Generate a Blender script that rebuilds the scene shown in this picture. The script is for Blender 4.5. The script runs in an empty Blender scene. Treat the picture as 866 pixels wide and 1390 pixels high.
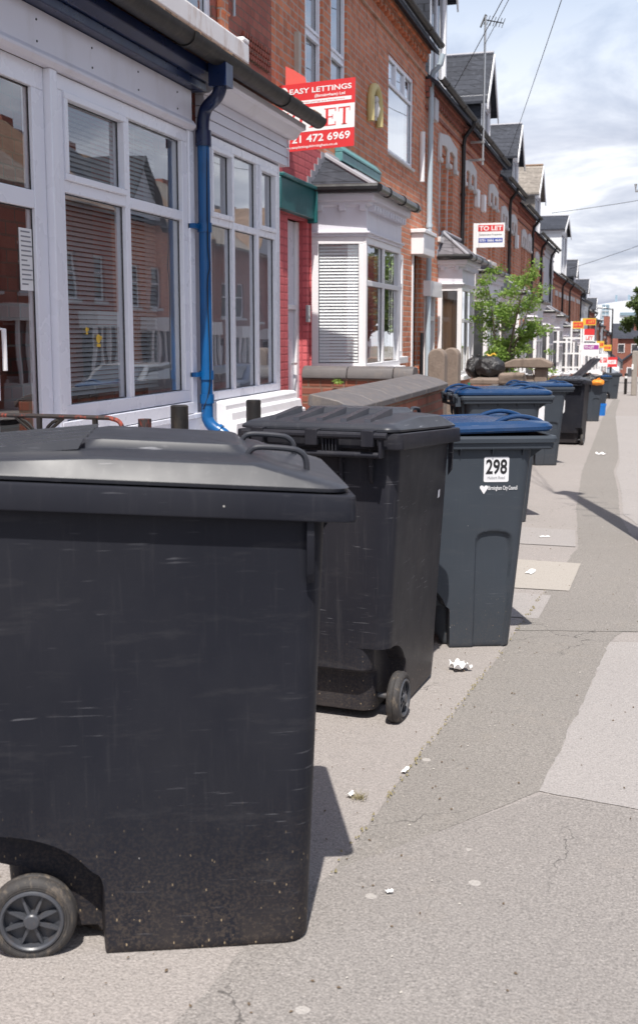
import bpy, bmesh, math, random
from mathutils import Vector, Matrix
random.seed(7)
R = math.radians
SL = -0.031                      # the street falls away from the camera
CAMZ = 1.32
def gz(y):
    if y < 200: return SL * max(y, -40)
    return SL * 200 - (y - 200) * 0.012
scene = bpy.context.scene
COL = scene.collection

# ------------------------------------------------------------------ mesh builder
class Fr:                        # a frame of reference: u along, v up, n outwards
    def __init__(s, o, u, n, v=(0, 0, 1)):
        s.o, s.u, s.n, s.v = Vector(o), Vector(u).normalized(), Vector(n).normalized(), Vector(v).normalized()
    def p(s, u, v, n): return s.o + s.u * u + s.v * v + s.n * n
WORLD = Fr((0, 0, 0), (1, 0, 0), (0, 1, 0))

class MB:
    def __init__(s): s.v = []; s.f = []; s.sm = []
    def add(s, vs, fs, smooth=False):
        b = len(s.v); s.v += [Vector(v) for v in vs]
        for f in fs: s.f.append([b + i for i in f]); s.sm.append(smooth)
        return s
    def box(s, x0, x1, y0, y1, z0, z1):
        vs = [(x, y, z) for x in (x0, x1) for y in (y0, y1) for z in (z0, z1)]
        return s.add(vs, [(0, 1, 3, 2), (4, 6, 7, 5), (0, 4, 5, 1), (2, 3, 7, 6), (0, 2, 6, 4), (1, 5, 7, 3)])
    def fbox(s, F, u0, u1, v0, v1, n0, n1):
        vs = [F.p(u, v, n) for u in (u0, u1) for v in (v0, v1) for n in (n0, n1)]
        return s.add(vs, [(0, 1, 3, 2), (4, 6, 7, 5), (0, 4, 5, 1), (2, 3, 7, 6), (0, 2, 6, 4), (1, 5, 7, 3)])
    def quad(s, a, b, c, d): return s.add([a, b, c, d], [(0, 1, 2, 3)])
    def prism(s, pts, off):      # polygon extruded by a vector
        n = len(pts); off = Vector(off)
        vs = [Vector(p) for p in pts] + [Vector(p) + off for p in pts]
        fs = [list(range(n))[::-1], list(range(n, 2 * n))] + [(i, (i + 1) % n, n + (i + 1) % n, n + i) for i in range(n)]
        return s.add(vs, fs)
    def fprism(s, F, pts, n0, n1):
        return s.prism([F.p(a, b, n0) for a, b in pts], F.n * (n1 - n0))
    def loft(s, rings, cap0=True, cap1=True, smooth=True, closed=True):
        n = len(rings[0]); vs = [p for r in rings for p in r]; fs = []
        for k in range(len(rings) - 1):
            for i in range(n if closed else n - 1):
                j = (i + 1) % n
                fs.append((k * n + i, k * n + j, (k + 1) * n + j, (k + 1) * n + i))
        b = len(s.v); s.add(vs, fs, smooth)
        if cap0: s.f.append([b + i for i in range(n)][::-1]); s.sm.append(False)
        if cap1: s.f.append([b + (len(rings) - 1) * n + i for i in range(n)]); s.sm.append(False)
        return s
    def tube(s, pts, r, n=10, caps=True, flat=1.0):
        pts = [Vector(p) for p in pts]; rr = r if isinstance(r, (list, tuple)) else [r] * len(pts)
        rings = []; ref = None
        for i, p in enumerate(pts):
            a = pts[max(0, i - 1)]; b = pts[min(len(pts) - 1, i + 1)]
            t = (b - a).normalized()
            if ref is None:
                ref = Vector((0, 0, 1)) if abs(t.z) < .9 else Vector((1, 0, 0))
            x = (ref - t * ref.dot(t)).normalized(); ref = x; y = t.cross(x)
            rings.append([p + (x * math.cos(q) * flat + y * math.sin(q)) * rr[i] for q in [2 * math.pi * k / n for k in range(n)]])
        return s.loft(rings, caps, caps)
    def lathe(s, F, prof, n=32, smooth=True):    # profile (r, h) about F.n
        rings = [[F.p(r * math.cos(q), r * math.sin(q), h) for q in [2 * math.pi * k / n for k in range(n)]] for r, h in prof]
        return s.loft(rings, True, True, smooth)
    def build(s, name, m, parent=None, bevel=0, segs=2, recalc=True, data_only=False, auto=None):
        me = bpy.data.meshes.new(name)
        org = Vector((0, 0, 0))
        if parent is not None and getattr(s, 'world', True): org = parent.get('_org') and Vector(parent['_org']) or Vector((0, 0, 0))
        me.from_pydata([v - org for v in s.v], [], s.f)
        for p, q in zip(me.polygons, s.sm): p.use_smooth = q
        if recalc:
            bm = bmesh.new(); bm.from_mesh(me); bmesh.ops.recalc_face_normals(bm, faces=bm.faces); bm.to_mesh(me); bm.free()
        if isinstance(m, (list, tuple)):
            for q in m: me.materials.append(q)
        elif m: me.materials.append(m)
        me.set_sharp_from_angle(angle=R(getattr(s, 'ang', 33)))
        if data_only: return me
        o = bpy.data.objects.new(name, me); COL.objects.link(o)
        if parent is not None:
            o.parent = parent
            o['_org'] = list(org)
        if bevel:
            b = o.modifiers.new('bevel', 'BEVEL'); b.width = bevel; b.segments = segs; b.limit_method = 'ANGLE'; b.angle_limit = R(35)
        return o

def L(m):                        # mesh in the local coordinates of its parent
    m.world = False; return m
def tag(o, label=None, cat=None, group=None, kind=None):
    if label: o['label'] = label
    if cat: o['category'] = cat
    if group: o['group'] = group
    if kind: o['kind'] = kind
    return o
def empty(name, loc, label, cat, group=None, rz=0, world=True):
    o = bpy.data.objects.new(name, None); COL.objects.link(o); o.empty_display_size = .1
    o.location = loc; o.rotation_euler = (0, 0, rz)
    if world: o['_org'] = list(loc)
    return tag(o, label, cat, group)
def copy_tree(o, parent=None):
    c = o.copy(); COL.objects.link(c)
    if parent is not None: c.parent = parent
    for ch in list(o.children): copy_tree(ch, c)
    return c

# ------------------------------------------------------------------ materials
class NT:
    def __init__(s, name):
        s.m = bpy.data.materials.new(name); s.m.use_nodes = True
        s.t = s.m.node_tree; s.n = s.t.nodes; s.b = s.n['Principled BSDF']
    def add(s, t, **k):
        n = s.n.new(t)
        for a, v in k.items():
            if a == 'ins':
                for i, w in v.items():
                    if isinstance(w, bpy.types.NodeSocket): s.t.links.new(w, n.inputs[i])
                    else: n.inputs[i].default_value = w
            else: setattr(n, a, v)
        return n
    def link(s, a, b): s.t.links.new(a, b)
    def math(s, op, a, b=None, clamp=False):
        i = {0: a}
        if b is not None: i[1] = b
        return s.add('ShaderNodeMath', operation=op, use_clamp=clamp, ins=i).outputs[0]
    def noise(s, vec, scale, detail=4, rough=.55, out=0):
        return s.add('ShaderNodeTexNoise', ins={'Vector': vec, 'Scale': scale, 'Detail': detail, 'Roughness': rough}).outputs[out]
    def ramp(s, f, stops):
        r = s.add('ShaderNodeValToRGB', ins={0: f}); e = r.color_ramp.elements
        while len(e) < len(stops): e.new(.5)
        for q, (p, c) in zip(e, stops): q.position = p; q.color = (*c, 1) if len(c) == 3 else c
        return r.outputs[0]
    def mask(s, f, a, b): return s.ramp(f, [(a, (0, 0, 0)), (b, (1, 1, 1))])
    def mix(s, f, a, b, mode='MIX'):
        m = s.add('ShaderNodeMix', data_type='RGBA', blend_type=mode)
        for sock, v in ((m.inputs[0], f), (m.inputs[6], a), (m.inputs[7], b)):
            if isinstance(v, bpy.types.NodeSocket): s.link(v, sock)
            elif isinstance(v, (tuple, list)): sock.default_value = (*v, 1) if len(v) == 3 else v
            else: sock.default_value = v
        return m.outputs[2]
    def mapping(s, vec, scale=(1, 1, 1), rot=(0, 0, 0), loc=(0, 0, 0)):
        return s.add('ShaderNodeMapping', ins={0: vec, 1: loc, 2: rot, 3: scale}).outputs[0]
    def bump(s, h, strength=.3, dist=.01, nrm=None):
        i = {'Height': h, 'Strength': strength, 'Distance': dist}
        if nrm is not None: i['Normal'] = nrm
        o = s.add('ShaderNodeBump', ins=i).outputs[0]; s.link(o, s.b.inputs['Normal']); return o
    def base(s, c, rough=None, **k):
        for n, v in [('Base Color', c), ('Roughness', rough)] + [(a.replace('_', ' '), b) for a, b in k.items()]:
            if v is None: continue
            if isinstance(v, bpy.types.NodeSocket): s.link(v, s.b.inputs[n])
            else: s.b.inputs[n].default_value = (*v, 1) if isinstance(v, tuple) and len(v) == 3 else v
        return s.m
    def obj(s): return s.add('ShaderNodeTexCoord').outputs['Object']
    def pos(s): return s.add('ShaderNodeNewGeometry').outputs['Position']

def plain(name, c, rough=.5, var=.12, scale=6, bump=.0, metallic=0, dirt=None, bscale=60):
    t = NT(name); p = t.pos()
    n = t.noise(p, scale, 5)
    dark = tuple(x * (1 - var) for x in c); lite = tuple(min(1, x * (1 + var)) for x in c)
    col = t.mix(n, dark, lite)
    if dirt:
        m = t.math('MULTIPLY', t.mask(t.noise(t.mapping(p, (1, 1, .35)), scale * 1.7, 6, .7), .52, .75), dirt[1])
        col = t.mix(m, col, dirt[0])
    rr = t.add('ShaderNodeMapRange', ins={0: t.noise(p, scale * 2.3, 3), 3: max(.02, rough - .1), 4: min(1, rough + .1)}).outputs[0]
    t.base(col, rr, Metallic=metallic)
    if bump: t.bump(t.noise(p, bscale, 4), bump, .004)
    return t.m

def brick(name, c1, c2, mortar, bump=.6, painted=False, mw=.011, stain=.35):
    t = NT(name); p = t.pos()
    sx = t.add('ShaderNodeSeparateXYZ', ins={0: p})
    u = t.math('ADD', sx.outputs[0], sx.outputs[1])
    # a little wobble so courses are not ruler-straight
    w = t.noise(p, 3.0, 3)
    v = t.math('ADD', sx.outputs[2], t.math('MULTIPLY', t.math('SUBTRACT', w, .5), .008))
    vec = t.add('ShaderNodeCombineXYZ', ins={0: u, 1: v}).outputs[0]
    b = t.add('ShaderNodeTexBrick', offset=.5, squash=.5, squash_frequency=2, ins={'Vector': vec, 'Color1': (*c1, 1), 'Color2': (*c2, 1), 'Mortar': (*mortar, 1), 'Scale': 1.0, 'Mortar Size': mw,
              'Mortar Smooth': .35, 'Bias': -.1, 'Brick Width': .233, 'Row Height': .0775})
    b.squash = .52; b.squash_frequency = 2
    br = t.math('FLOOR', t.math('DIVIDE', v, .0775))
    cell = t.add('ShaderNodeCombineXYZ', ins={0: t.math('FLOOR', t.math('DIVIDE', u, .1165)), 1: br}).outputs[0]
    wn = t.add('ShaderNodeTexWhiteNoise', noise_dimensions='2D', ins={0: cell}).outputs[0]
    col = t.mix(t.math('MULTIPLY', t.mask(wn, .72, .95), .0 if painted else .5), b.outputs[0], tuple(x * .42 for x in c1))
    grime = t.mask(t.noise(t.mapping(p, (1.4, 1.4, .7)), 1.1, 6, .65), .4, .75)
    col = t.mix(t.math('MULTIPLY', grime, stain), col, tuple(x * .4 + .015 for x in c1))
    col = t.mix(t.math('MULTIPLY', t.mask(t.noise(p, 34, 3), .55, .8), .25), col, tuple(min(1, x * 1.5) for x in c2))
    t.base(col, .85)
    h = t.math('ADD', t.math('MULTIPLY', b.outputs[1], -1.0), t.math('MULTIPLY', t.noise(p, 90, 3), .25))
    t.bump(h, bump, .012)
    return t.m

M = {}
M['brick'] = brick('red_brick', (.72, .255, .125), (.53, .16, .08), (.50, .40, .33), stain=.25)
M['brick_dark'] = brick('dark_red_brick', (.40, .13, .09), (.30, .09, .07), (.2, .13, .1), mw=.008)
M['brick_far'] = brick('far_red_brick', (.36, .12, .08), (.27, .085, .06), (.2, .13, .1), bump=.3)
M['brick_painted'] = brick('painted_red_brick', (.60, .125, .135), (.54, .105, .115), (.44, .085, .095), painted=True, stain=.2)
M['brick_wall'] = brick('garden_brick', (.36, .12, .07), (.24, .07, .05), (.22, .15, .11), mw=.012, stain=.5)
M['upvc'] = plain('white_upvc', (.80, .81, .87), .28, .03, 2, dirt=((.55, .52, .49), .08))
M['white_paint'] = plain('white_gloss_paint', (.80, .79, .80), .35, .04, 3, dirt=((.5, .45, .4), .25), bump=.05)
M['cream_panel'] = plain('white_weatherboard', (.68, .67, .73), .4, .06, 2.5, dirt=((.42, .38, .35), .35), bump=.05)
M['grey_render'] = plain('grey_white_render', (.55, .55, .58), .7, .08, 1.5, bump=.2, dirt=((.35, .33, .31), .4))
M['white_render'] = plain('white_render', (.78, .78, .78), .7, .05, 1.5, bump=.2, dirt=((.5, .48, .45), .3))
M['old_white'] = plain('flaking_white_masonry_paint', (.74, .73, .74), .6, .05, 4, bump=.4, dirt=((.38, .25, .17), .8))
M['stone_lintel'] = plain('painted_stone', (.62, .60, .59), .7, .08, 5, bump=.3, dirt=((.4, .36, .32), .5))
M['navy'] = plain('navy_gloss_paint', (.006, .016, .06), .3, .3, 5, dirt=((.01, .012, .02), .6))
M['blue_pipe'] = plain('blue_gloss_paint', (.003, .085, .25), .32, .15, 6, dirt=((.01, .04, .1), .6))
M['iron'] = plain('black_gutter_iron', (.012, .011, .011), .5, .3, 8, bump=.3, dirt=((.085, .07, .05), .55))
M['black_plastic'] = plain('black_plastic_pipe', (.015, .015, .017), .3, .2, 8)
M['grey_pipe'] = plain('pale_blue_grey_pipe', (.42, .50, .56), .4, .08, 6, dirt=((.3, .28, .26), .5))
M['teal'] = plain('teal_paint', (.014, .11, .115), .4, .1, 5, dirt=((.02, .08, .08), .6))
M['teal_pale'] = plain('pale_teal_paint', (.10, .26, .27), .45, .1, 5, dirt=((.04, .12, .12), .6))
M['lead'] = plain('lead_flashing', (.30, .30, .33), .5, .12, 6, bump=.2)
M['timber'] = plain('brown_curtain', (.22, .12, .06), .7, .15, 5)
M['dark_door'] = plain('dark_door_paint', (.03, .03, .035), .35, .2, 5)
M['concrete'] = plain('concrete', (.30, .27, .24), .9, .15, 9, bump=.6, dirt=((.16, .13, .1), .6))
M['stone_brown'] = plain('brown_stone', (.20, .155, .125), .92, .25, 14, bump=1.0, dirt=((.12, .09, .07), .7), bscale=45)
M['coping'] = plain('grey_engineering_coping', (.11, .10, .10), .6, .2, 7, bump=.5, dirt=((.20, .16, .13), .8))
M['cream_plaster'] = plain('cream_plaster', (.62, .52, .24), .6, .1, 8)
M['board_white'] = plain('board_white', (.82, .82, .82), .35, .02, 3)
M['board_red'] = plain('board_red', (.66, .045, .05), .35, .03, 3)
M['board_pink'] = plain('coral_bracket_paint', (.72, .12, .10), .45, .05, 6)  # bracket colour, a paler and pinker red than the board
M['board_blue'] = plain('board_blue', (.03, .07, .38), .35, .03, 3)
M['board_yellow'] = plain('board_yellow', (.72, .46, .06), .35, .03, 3)
M['board_purple'] = plain('board_purple', (.34, .05, .28), .35, .03, 3)
M['board_green'] = plain('board_green', (.08, .42, .05), .35, .03, 3)
M['ink_black'] = plain('black_ink', (.012, .012, .014), .5, .02, 3)
M['ink_grey'] = plain('grey_ink', (.25, .25, .27), .5, .02, 3)
M['wood_post'] = plain('board_post', (.50, .46, .40), .7, .15, 12)
M['rubber'] = plain('black_rubber', (.035, .032, .031), .75, .25, 30, bump=.4, dirt=((.19, .15, .11), .8))
M['rim_plastic'] = plain('grey_wheel_plastic', (.05, .053, .062), .38, .15, 20, dirt=((.16, .12, .09), .4))
M['red_rust'] = plain('flaking_red_on_black', (.03, .025, .025), .55, .2, 20, bump=.4, dirt=((.50, .07, .03), 1.0))
M['paper'] = plain('white_paper', (.80, .79, .78), .8, .05, 30)
M['label_white'] = plain('white_label', (.74, .74, .76), .4, .03, 12)
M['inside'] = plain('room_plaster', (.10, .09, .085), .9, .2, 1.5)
M['curtain'] = plain('grey_net_curtain', (.42, .42, .44), .9, .1, 8)
M['white_door'] = plain('white_door', (.66, .66, .72), .3, .03, 3)
M['metal'] = plain('galvanised_metal', (.5, .5, .5), .35, .1, 12, metallic=.8)
M['blue_plastic'] = plain('bright_blue_plastic', (.01, .15, .5), .3, .1, 8)
M['orange_plastic'] = plain('orange_bag_plastic', (.75, .26, .03), .4, .1, 12)
M['green_plastic'] = plain('green_bottle_plastic', (.02, .2, .12), .3, .1, 12)
M['car_paint_dark'] = plain('dark_blue_car_paint', (.03, .04, .07), .15, .05, 3)
M['car_paint_silver'] = plain('silver_car_paint', (.42, .43, .45), .2, .05, 3, metallic=.5)
M['car_paint_red'] = plain('red_car_paint', (.4, .02, .02), .2, .05, 3)
M['blind'] = plain('white_blind_slat', (.85, .85, .85), .5, .05, 4)
M['blind_dull'] = plain('grey_blind_slat', (.40, .41, .41), .6, .15, 3)  # slats in a plain darker grey, picked for tall windows
M['bark'] = plain('bark', (.12, .09, .065), .9, .25, 30, bump=.6)
M['pole_wood'] = plain('telegraph_pole_wood', (.13, .095, .07), .85, .25, 20, bump=.5)
M['glassy_white'] = plain('hospital_cladding', (.70, .72, .75), .4, .05, .05)
M['hospital_glass'] = plain('hospital_glass', (.22, .30, .36), .2, .1, .2)

def bag_mat():
    t = NT('black_bag_plastic'); p = t.obj()
    n = t.noise(t.mapping(p, (1, 1, .6)), 22, 5, .6)
    t.base((.02, .02, .022), .3); t.bump(n, 1.0, .03); return t.m
M['bag'] = bag_mat()

def slate(name, c, row=.22, width=.3, tile=False, bump=.6):
    t = NT(name); p = t.pos(); sx = t.add('ShaderNodeSeparateXYZ', ins={0: p})
    u = t.math('ADD', sx.outputs[1], t.math('MULTIPLY', sx.outputs[0], .35))
    vec = t.add('ShaderNodeCombineXYZ', ins={0: u, 1: sx.outputs[2]}).outputs[0]
    b = t.add('ShaderNodeTexBrick', ins={'Vector': vec, 'Color1': (*c, 1), 'Color2': (*[x * .72 for x in c], 1), 'Mortar': (*[x * .35 for x in c], 1), 'Scale': 1.0,
              'Mortar Size': .006, 'Mortar Smooth': .2, 'Brick Width': width, 'Row Height': row * .6})
    n = t.noise(p, 9, 5)
    col = t.mix(t.math('MULTIPLY', t.mask(n, .5, .8), .5), b.outputs[0], tuple(min(1, x * 1.7 + .02) for x in c))
    t.base(col, .7, Specular_IOR_Level=.2)
    h = t.math('MULTIPLY', b.outputs[1], -1)
    if tile:
        wv = t.math('SINE', t.math('MULTIPLY', u, 24))
        h = t.math('ADD', h, wv)
    t.bump(h, bump, .015); return t.m
M['slate'] = slate('grey_slate', (.045, .049, .062))
M['slate_pale'] = slate('pale_worn_slate', (.15, .14, .155))
M['tile'] = slate('brown_concrete_tile', (.24, .16, .11), .34, .33, True)
M['tile_grey'] = slate('grey_concrete_tile', (.26, .23, .2), .34, .33, True)

def glass(name, tint=(1, 1, 1), mn=.10, k=2.0):
    t = NT(name); t.n.remove(t.b)
    out = [n for n in t.n if n.type == 'OUTPUT_MATERIAL'][0]
    ior = t.math('SUBTRACT', 1.5, t.math('MULTIPLY', t.add('ShaderNodeNewGeometry').outputs['Backfacing'], 1.5 - 1 / 1.5))
    fr = t.add('ShaderNodeFresnel', ins={0: ior}).outputs[0]
    f = t.math('ADD', t.math('MULTIPLY', fr, k), mn, True)
    wob = t.add('ShaderNodeBump', ins={'Height': t.noise(t.pos(), 1.6, 2), 'Strength': .05, 'Distance': .02}).outputs[0]
    g = t.add('ShaderNodeBsdfGlossy', ins={0: (.95, .97, 1, 1), 1: .005, 'Normal': wob})
    tr = t.add('ShaderNodeBsdfTransparent', ins={0: (*tint, 1)})
    mx = t.add('ShaderNodeMixShader', ins={0: f, 1: tr.outputs[0], 2: g.outputs[0]})
    t.link(mx.outputs[0], out.inputs[0]); return t.m
M['glass'] = glass('window_glass', (.96, .98, .98))
def glass_far():
    t = NT('dark_window_glass'); n = t.noise(t.pos(), 2, 3)
    t.base(t.mix(n, (.015, .018, .022), (.10, .10, .11)), .04, Specular_IOR_Level=.9); return t.m
M['glass_far'] = glass_far()

def bin_plastic(name, c, rough=.42, dirt=1.0, scuff=1.0, brown=0.0, spec=.22):
    t = NT(name); o = t.obj()
    oi = t.add('ShaderNodeObjectInfo').outputs['Random']
    off = t.add('ShaderNodeCombineXYZ', ins={0: t.math('MULTIPLY', oi, 37), 1: t.math('MULTIPLY', oi, 11), 2: 0.0}).outputs[0]
    p = t.add('ShaderNodeVectorMath', operation='ADD', ins={0: o, 1: off}).outputs[0]
    col = t.mix(t.noise(p, 2.2, 5), tuple(x * .8 for x in c), tuple(x * 1.25 for x in c))
    # fine scuffs in two directions, broken up in patches
    patch = t.mask(t.noise(p, 4.5, 3), .46, .62)
    s1 = t.mask(t.noise(t.mapping(p, (7, 7, 150), (.03, .12, 0)), 1, 3, .6), .66, .72)
    s2 = t.mask(t.noise(t.mapping(p, (9, 9, 120), (.5, -.45, 0), (3, 1, 2)), 1, 2, .6), .68, .73)
    s3 = t.mask(t.noise(t.mapping(p, (70, 70, 2.2), (0, .05, 0)), 1, 4, .65), .56, .80)
    sc = t.math('MULTIPLY', t.math('MAXIMUM', s1, s2), patch)
    col = t.mix(t.math('MULTIPLY', sc, min(1, .26 * scuff)), col, (.26, .26, .28))
    col = t.mix(t.math('MULTIPLY', s3, .05 * scuff), col, (.20, .19, .19))
    big = t.mask(t.noise(t.mapping(p, (1, 1, .6)), 3.1, 5, .6), .42, .72)
    col = t.mix(t.math('MULTIPLY', big, .14), col, (.070, .068, .072))
    sm = t.mask(t.noise(t.mapping(p, (2.5, 2.5, 14), (.1, .2, 0)), 1.6, 5, .7), .56, .78)
    col = t.mix(t.math('MULTIPLY', sm, .16), col, (.12, .115, .115))
    # pale specks
    vo = t.add('ShaderNodeTexVoronoi', ins={'Vector': p, 'Scale': 17.0})
    sp = t.math('MULTIPLY', t.math('LESS_THAN', vo.outputs['Distance'], .035), t.math('GREATER_THAN', t.add('ShaderNodeSeparateColor', ins={0: vo.outputs['Color']}).outputs[0], .80))
    col = t.mix(t.math('MULTIPLY', sp, .7), col, (.5, .48, .45))
    # dirt thrown up from the pavement
    z = t.add('ShaderNodeSeparateXYZ', ins={0: o}).outputs[2]
    low = t.add('ShaderNodeMapRange', ins={0: z, 1: .42, 2: .0, 3: 0, 4: 1}).outputs[0]
    lo2 = t.math('POWER', low, 1.6)
    dm = t.math('MULTIPLY', t.mask(t.noise(p, 130, 4, .75), .44, .62), lo2)
    dm = t.math('MAXIMUM', dm, t.math('MULTIPLY', t.mask(t.noise(t.mapping(p, (1, 1, .5)), 11, 6, .7), .35, .8), t.math('POWER', low, 4)))
    col = t.mix(t.math('MULTIPLY', dm, .42 * dirt), col, (.15, .115, .085))
    v2 = t.add('ShaderNodeTexVoronoi', ins={'Vector': t.mapping(p, (1, 1, .45), (.3, .5, 0)), 'Scale': 85.0})
    fl = t.math('MULTIPLY', t.math('LESS_THAN', v2.outputs['Distance'], .13), t.math('GREATER_THAN', t.add('ShaderNodeSeparateColor', ins={0: v2.outputs['Color']}).outputs[1], .60))
    col = t.mix(t.math('MULTIPLY', t.math('MULTIPLY', fl, lo2), dirt), col, (.42, .32, .20))
    if brown: col = t.mix(t.math('MULTIPLY', t.mask(t.noise(t.mapping(p, (1, 1, .3)), 5, 5), .35, .7), brown), col, (.13, .10, .08))
    rr = t.add('ShaderNodeMapRange', ins={0: t.noise(p, 7, 4), 3: rough - .07, 4: rough + .12}).outputs[0]
    t.base(col, rr, Specular_IOR_Level=spec)
    b1 = t.add('ShaderNodeBump', ins={'Height': t.noise(p, 420, 2), 'Strength': .04, 'Distance': .001}).outputs[0]
    t.bump(t.noise(p, 3.0, 2), .35, .02, b1)
    return t.m
M['bin_black'] = bin_plastic('charcoal_bin_plastic', (.0160, .0170, .0230), .42, 1.0, 1.0, 0, .07)
M['bin_black_b'] = bin_plastic('scuffed_black_bin_plastic', (.0185, .0190, .0250), .40, 1.0, 2.4, .03, .10)
M['bin_grey'] = bin_plastic('slate_grey_bin_plastic', (.044, .053, .066), .42, .5, .8, 0, .16)
M['lid_black'] = bin_plastic('black_lid_plastic', (.030, .032, .040), .36, 0, 2.6, 0, .24)
M['lid_blue'] = bin_plastic('glossy_blue_lid_plastic', (.003, .031, .098), .24, 0, .8, 0, .5)

def asphalt(name, c, contrast=.35, scale=1.0, tint=(.30, .25, .2)):
    t = NT(name); p = t.pos()
    f = t.noise(p, 150 * scale, 3, .7)
    col = t.mix(t.mask(f, .3, .7), tuple(x * (1 - contrast) for x in c), tuple(x * (1 + contrast) for x in c))
    v = t.add('ShaderNodeTexVoronoi', ins={'Vector': p, 'Scale': 130.0 * scale})
    r = t.add('ShaderNodeSeparateColor', ins={0: v.outputs['Color']})
    lite = t.math('MULTIPLY', t.math('LESS_THAN', v.outputs['Distance'], .34), t.math('GREATER_THAN', r.outputs[0], .82))
    col = t.mix(t.math('MULTIPLY', lite, .28), col, (.50, .46, .43))
    drk = t.math('MULTIPLY', t.math('LESS_THAN', v.outputs['Distance'], .4), t.math('LESS_THAN', r.outputs[1], .16))
    col = t.mix(t.math('MULTIPLY', drk, .35), col, tuple(x * .35 for x in c))
    big = t.mask(t.noise(p, .8, 6, .6), .35, .7)
    col = t.mix(t.math('MULTIPLY', big, .22), col, tuple(x * .72 for x in c))
    st = t.mask(t.noise(p, 3.3, 5, .7), .6, .78)
    col = t.mix(t.math('MULTIPLY', st, .22), col, tint)
    # trodden-in gum, pale and dark
    vg = t.add('ShaderNodeTexVoronoi', ins={'Vector': p, 'Scale': 3.4, 'Randomness': 1.0})
    rg = t.add('ShaderNodeSeparateColor', ins={0: vg.outputs['Color']})
    gum = t.math('MULTIPLY', t.math('LESS_THAN', t.math('ADD', vg.outputs['Distance'], t.math('MULTIPLY', t.noise(p, 40, 2), .04)), .075), t.math('GREATER_THAN', rg.outputs[0], .62))
    col = t.mix(t.math('MULTIPLY', gum, .5), col, t.mix(t.math('GREATER_THAN', rg.outputs[2], .45), (.12, .105, .095), (.48, .45, .42)))
    cw = t.add('ShaderNodeVectorMath', operation='ADD', ins={0: p, 1: t.add('ShaderNodeVectorMath', operation='SCALE', ins={0: t.noise(p, 5, 4, .6, out=1), 'Scale': .22}).outputs[0]}).outputs[0]
    cr = t.add('ShaderNodeTexVoronoi', feature='DISTANCE_TO_EDGE', ins={'Vector': cw, 'Scale': .9}).outputs[0]
    crk = t.math('MULTIPLY', t.math('LESS_THAN', cr, .0018), t.mask(t.noise(p, 1.3, 3), .53, .60))
    col = t.mix(t.math('MULTIPLY', crk, .75), col, tuple(x * .3 for x in c))
    gr = t.mask(t.noise(p, 48, 3, .7), .62, .70); col = t.mix(t.math('MULTIPLY', gr, .22), col, tuple(x * .55 for x in c))
    drip = t.mask(t.noise(p, 7.5, 6, .75), .60, .70); col = t.mix(t.math('MULTIPLY', drip, .16), col, tuple(x * .5 for x in c))
    lt = t.mask(t.noise(t.mapping(p, (1, 1, 1), (0, 0, 0), (9, 4, 0)), 5.2, 6, .75), .60, .74); col = t.mix(t.math('MULTIPLY', lt, .20), col, tuple(min(1, x * 1.35) for x in c))
    t.base(col, .88)
    h = t.math('ADD', f, t.math('MULTIPLY', v.outputs['Distance'], -.6))
    t.bump(h, .55, .006); return t.m
M['pavement'] = asphalt('light_asphalt', (.280, .254, .238), .30)
M['pavement_right'] = asphalt('pale_asphalt', (.302, .280, .268), .24)
M['trench'] = asphalt('older_asphalt_strip', (.212, .195, .178), .42)
M['near'] = asphalt('middle_asphalt', (.230, .211, .197), .40)
M['flag'] = asphalt('paving_flag_stone', (.35, .32, .285), .12, 1.2)
M['road'] = asphalt('road_asphalt', (.07, .07, .07), .3)
M['kerb'] = plain('kerb_stone', (.30, .28, .26), .85, .1, 8, bump=.4)
M['earth'] = plain('distant_ground', (.14, .12, .09), .95, .3, .1)
M['white_line'] = plain('road_paint', (.6, .6, .58), .6, .1, 9)

def leafmat(name, a, b):
    t = NT(name); oi = t.add('ShaderNodeTexWhiteNoise', noise_dimensions='3D', ins={0: t.add('ShaderNodeVectorMath', operation='SNAP', ins={0: t.pos(), 1: (.09, .09, .09)}).outputs[0]}).outputs[0]
    col = t.mix(oi, a, b)
    t.base(col, .5)
    out = [n for n in t.n if n.type == 'OUTPUT_MATERIAL'][0]
    tl = t.add('ShaderNodeBsdfTranslucent', ins={0: col})
    ms = t.add('ShaderNodeMixShader', ins={0: .4, 1: t.b.outputs[0], 2: tl.outputs[0]})
    t.link(ms.outputs[0], out.inputs[0]); return t.m
M['leaf'] = leafmat('young_green_leaves', (.12, .23, .035), (.30, .43, .09))
M['leaf_dark'] = leafmat('mature_green_leaves', (.05, .085, .02), (.13, .17, .045))

# ------------------------------------------------------------------ lettering
def text(mb, s, F, u, v, height, width=None, n=0.0, bold=0.0, ext=.0008, center=False, font_scale=1.0):
    cu = bpy.data.curves.new('lettering', 'FONT'); cu.body = s; cu.size = 1; cu.offset = bold; cu.resolution_u = 3
    ob = bpy.data.objects.new('lettering', cu); COL.objects.link(ob)
    me = bpy.data.meshes.new_from_object(ob.evaluated_get(bpy.context.evaluated_depsgraph_get()))
    xs = [q.co.x for q in me.vertices]; ys = [q.co.y for q in me.vertices]
    x0, x1 = min(xs), max(xs); y0, y1 = (0, max(ys))
    k = height / y1; kx = k if width is None else width / (x1 - x0)
    w = (x1 - x0) * kx; u0 = u - (w / 2 if center else 0)
    mb.add([F.p(u0 + (q.co.x - x0) * kx, v + q.co.y * k, n + ext) for q in me.vertices], [list(p.vertices) for p in me.polygons])
    bpy.data.objects.remove(ob); bpy.data.curves.remove(cu); bpy.data.meshes.remove(me)

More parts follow.
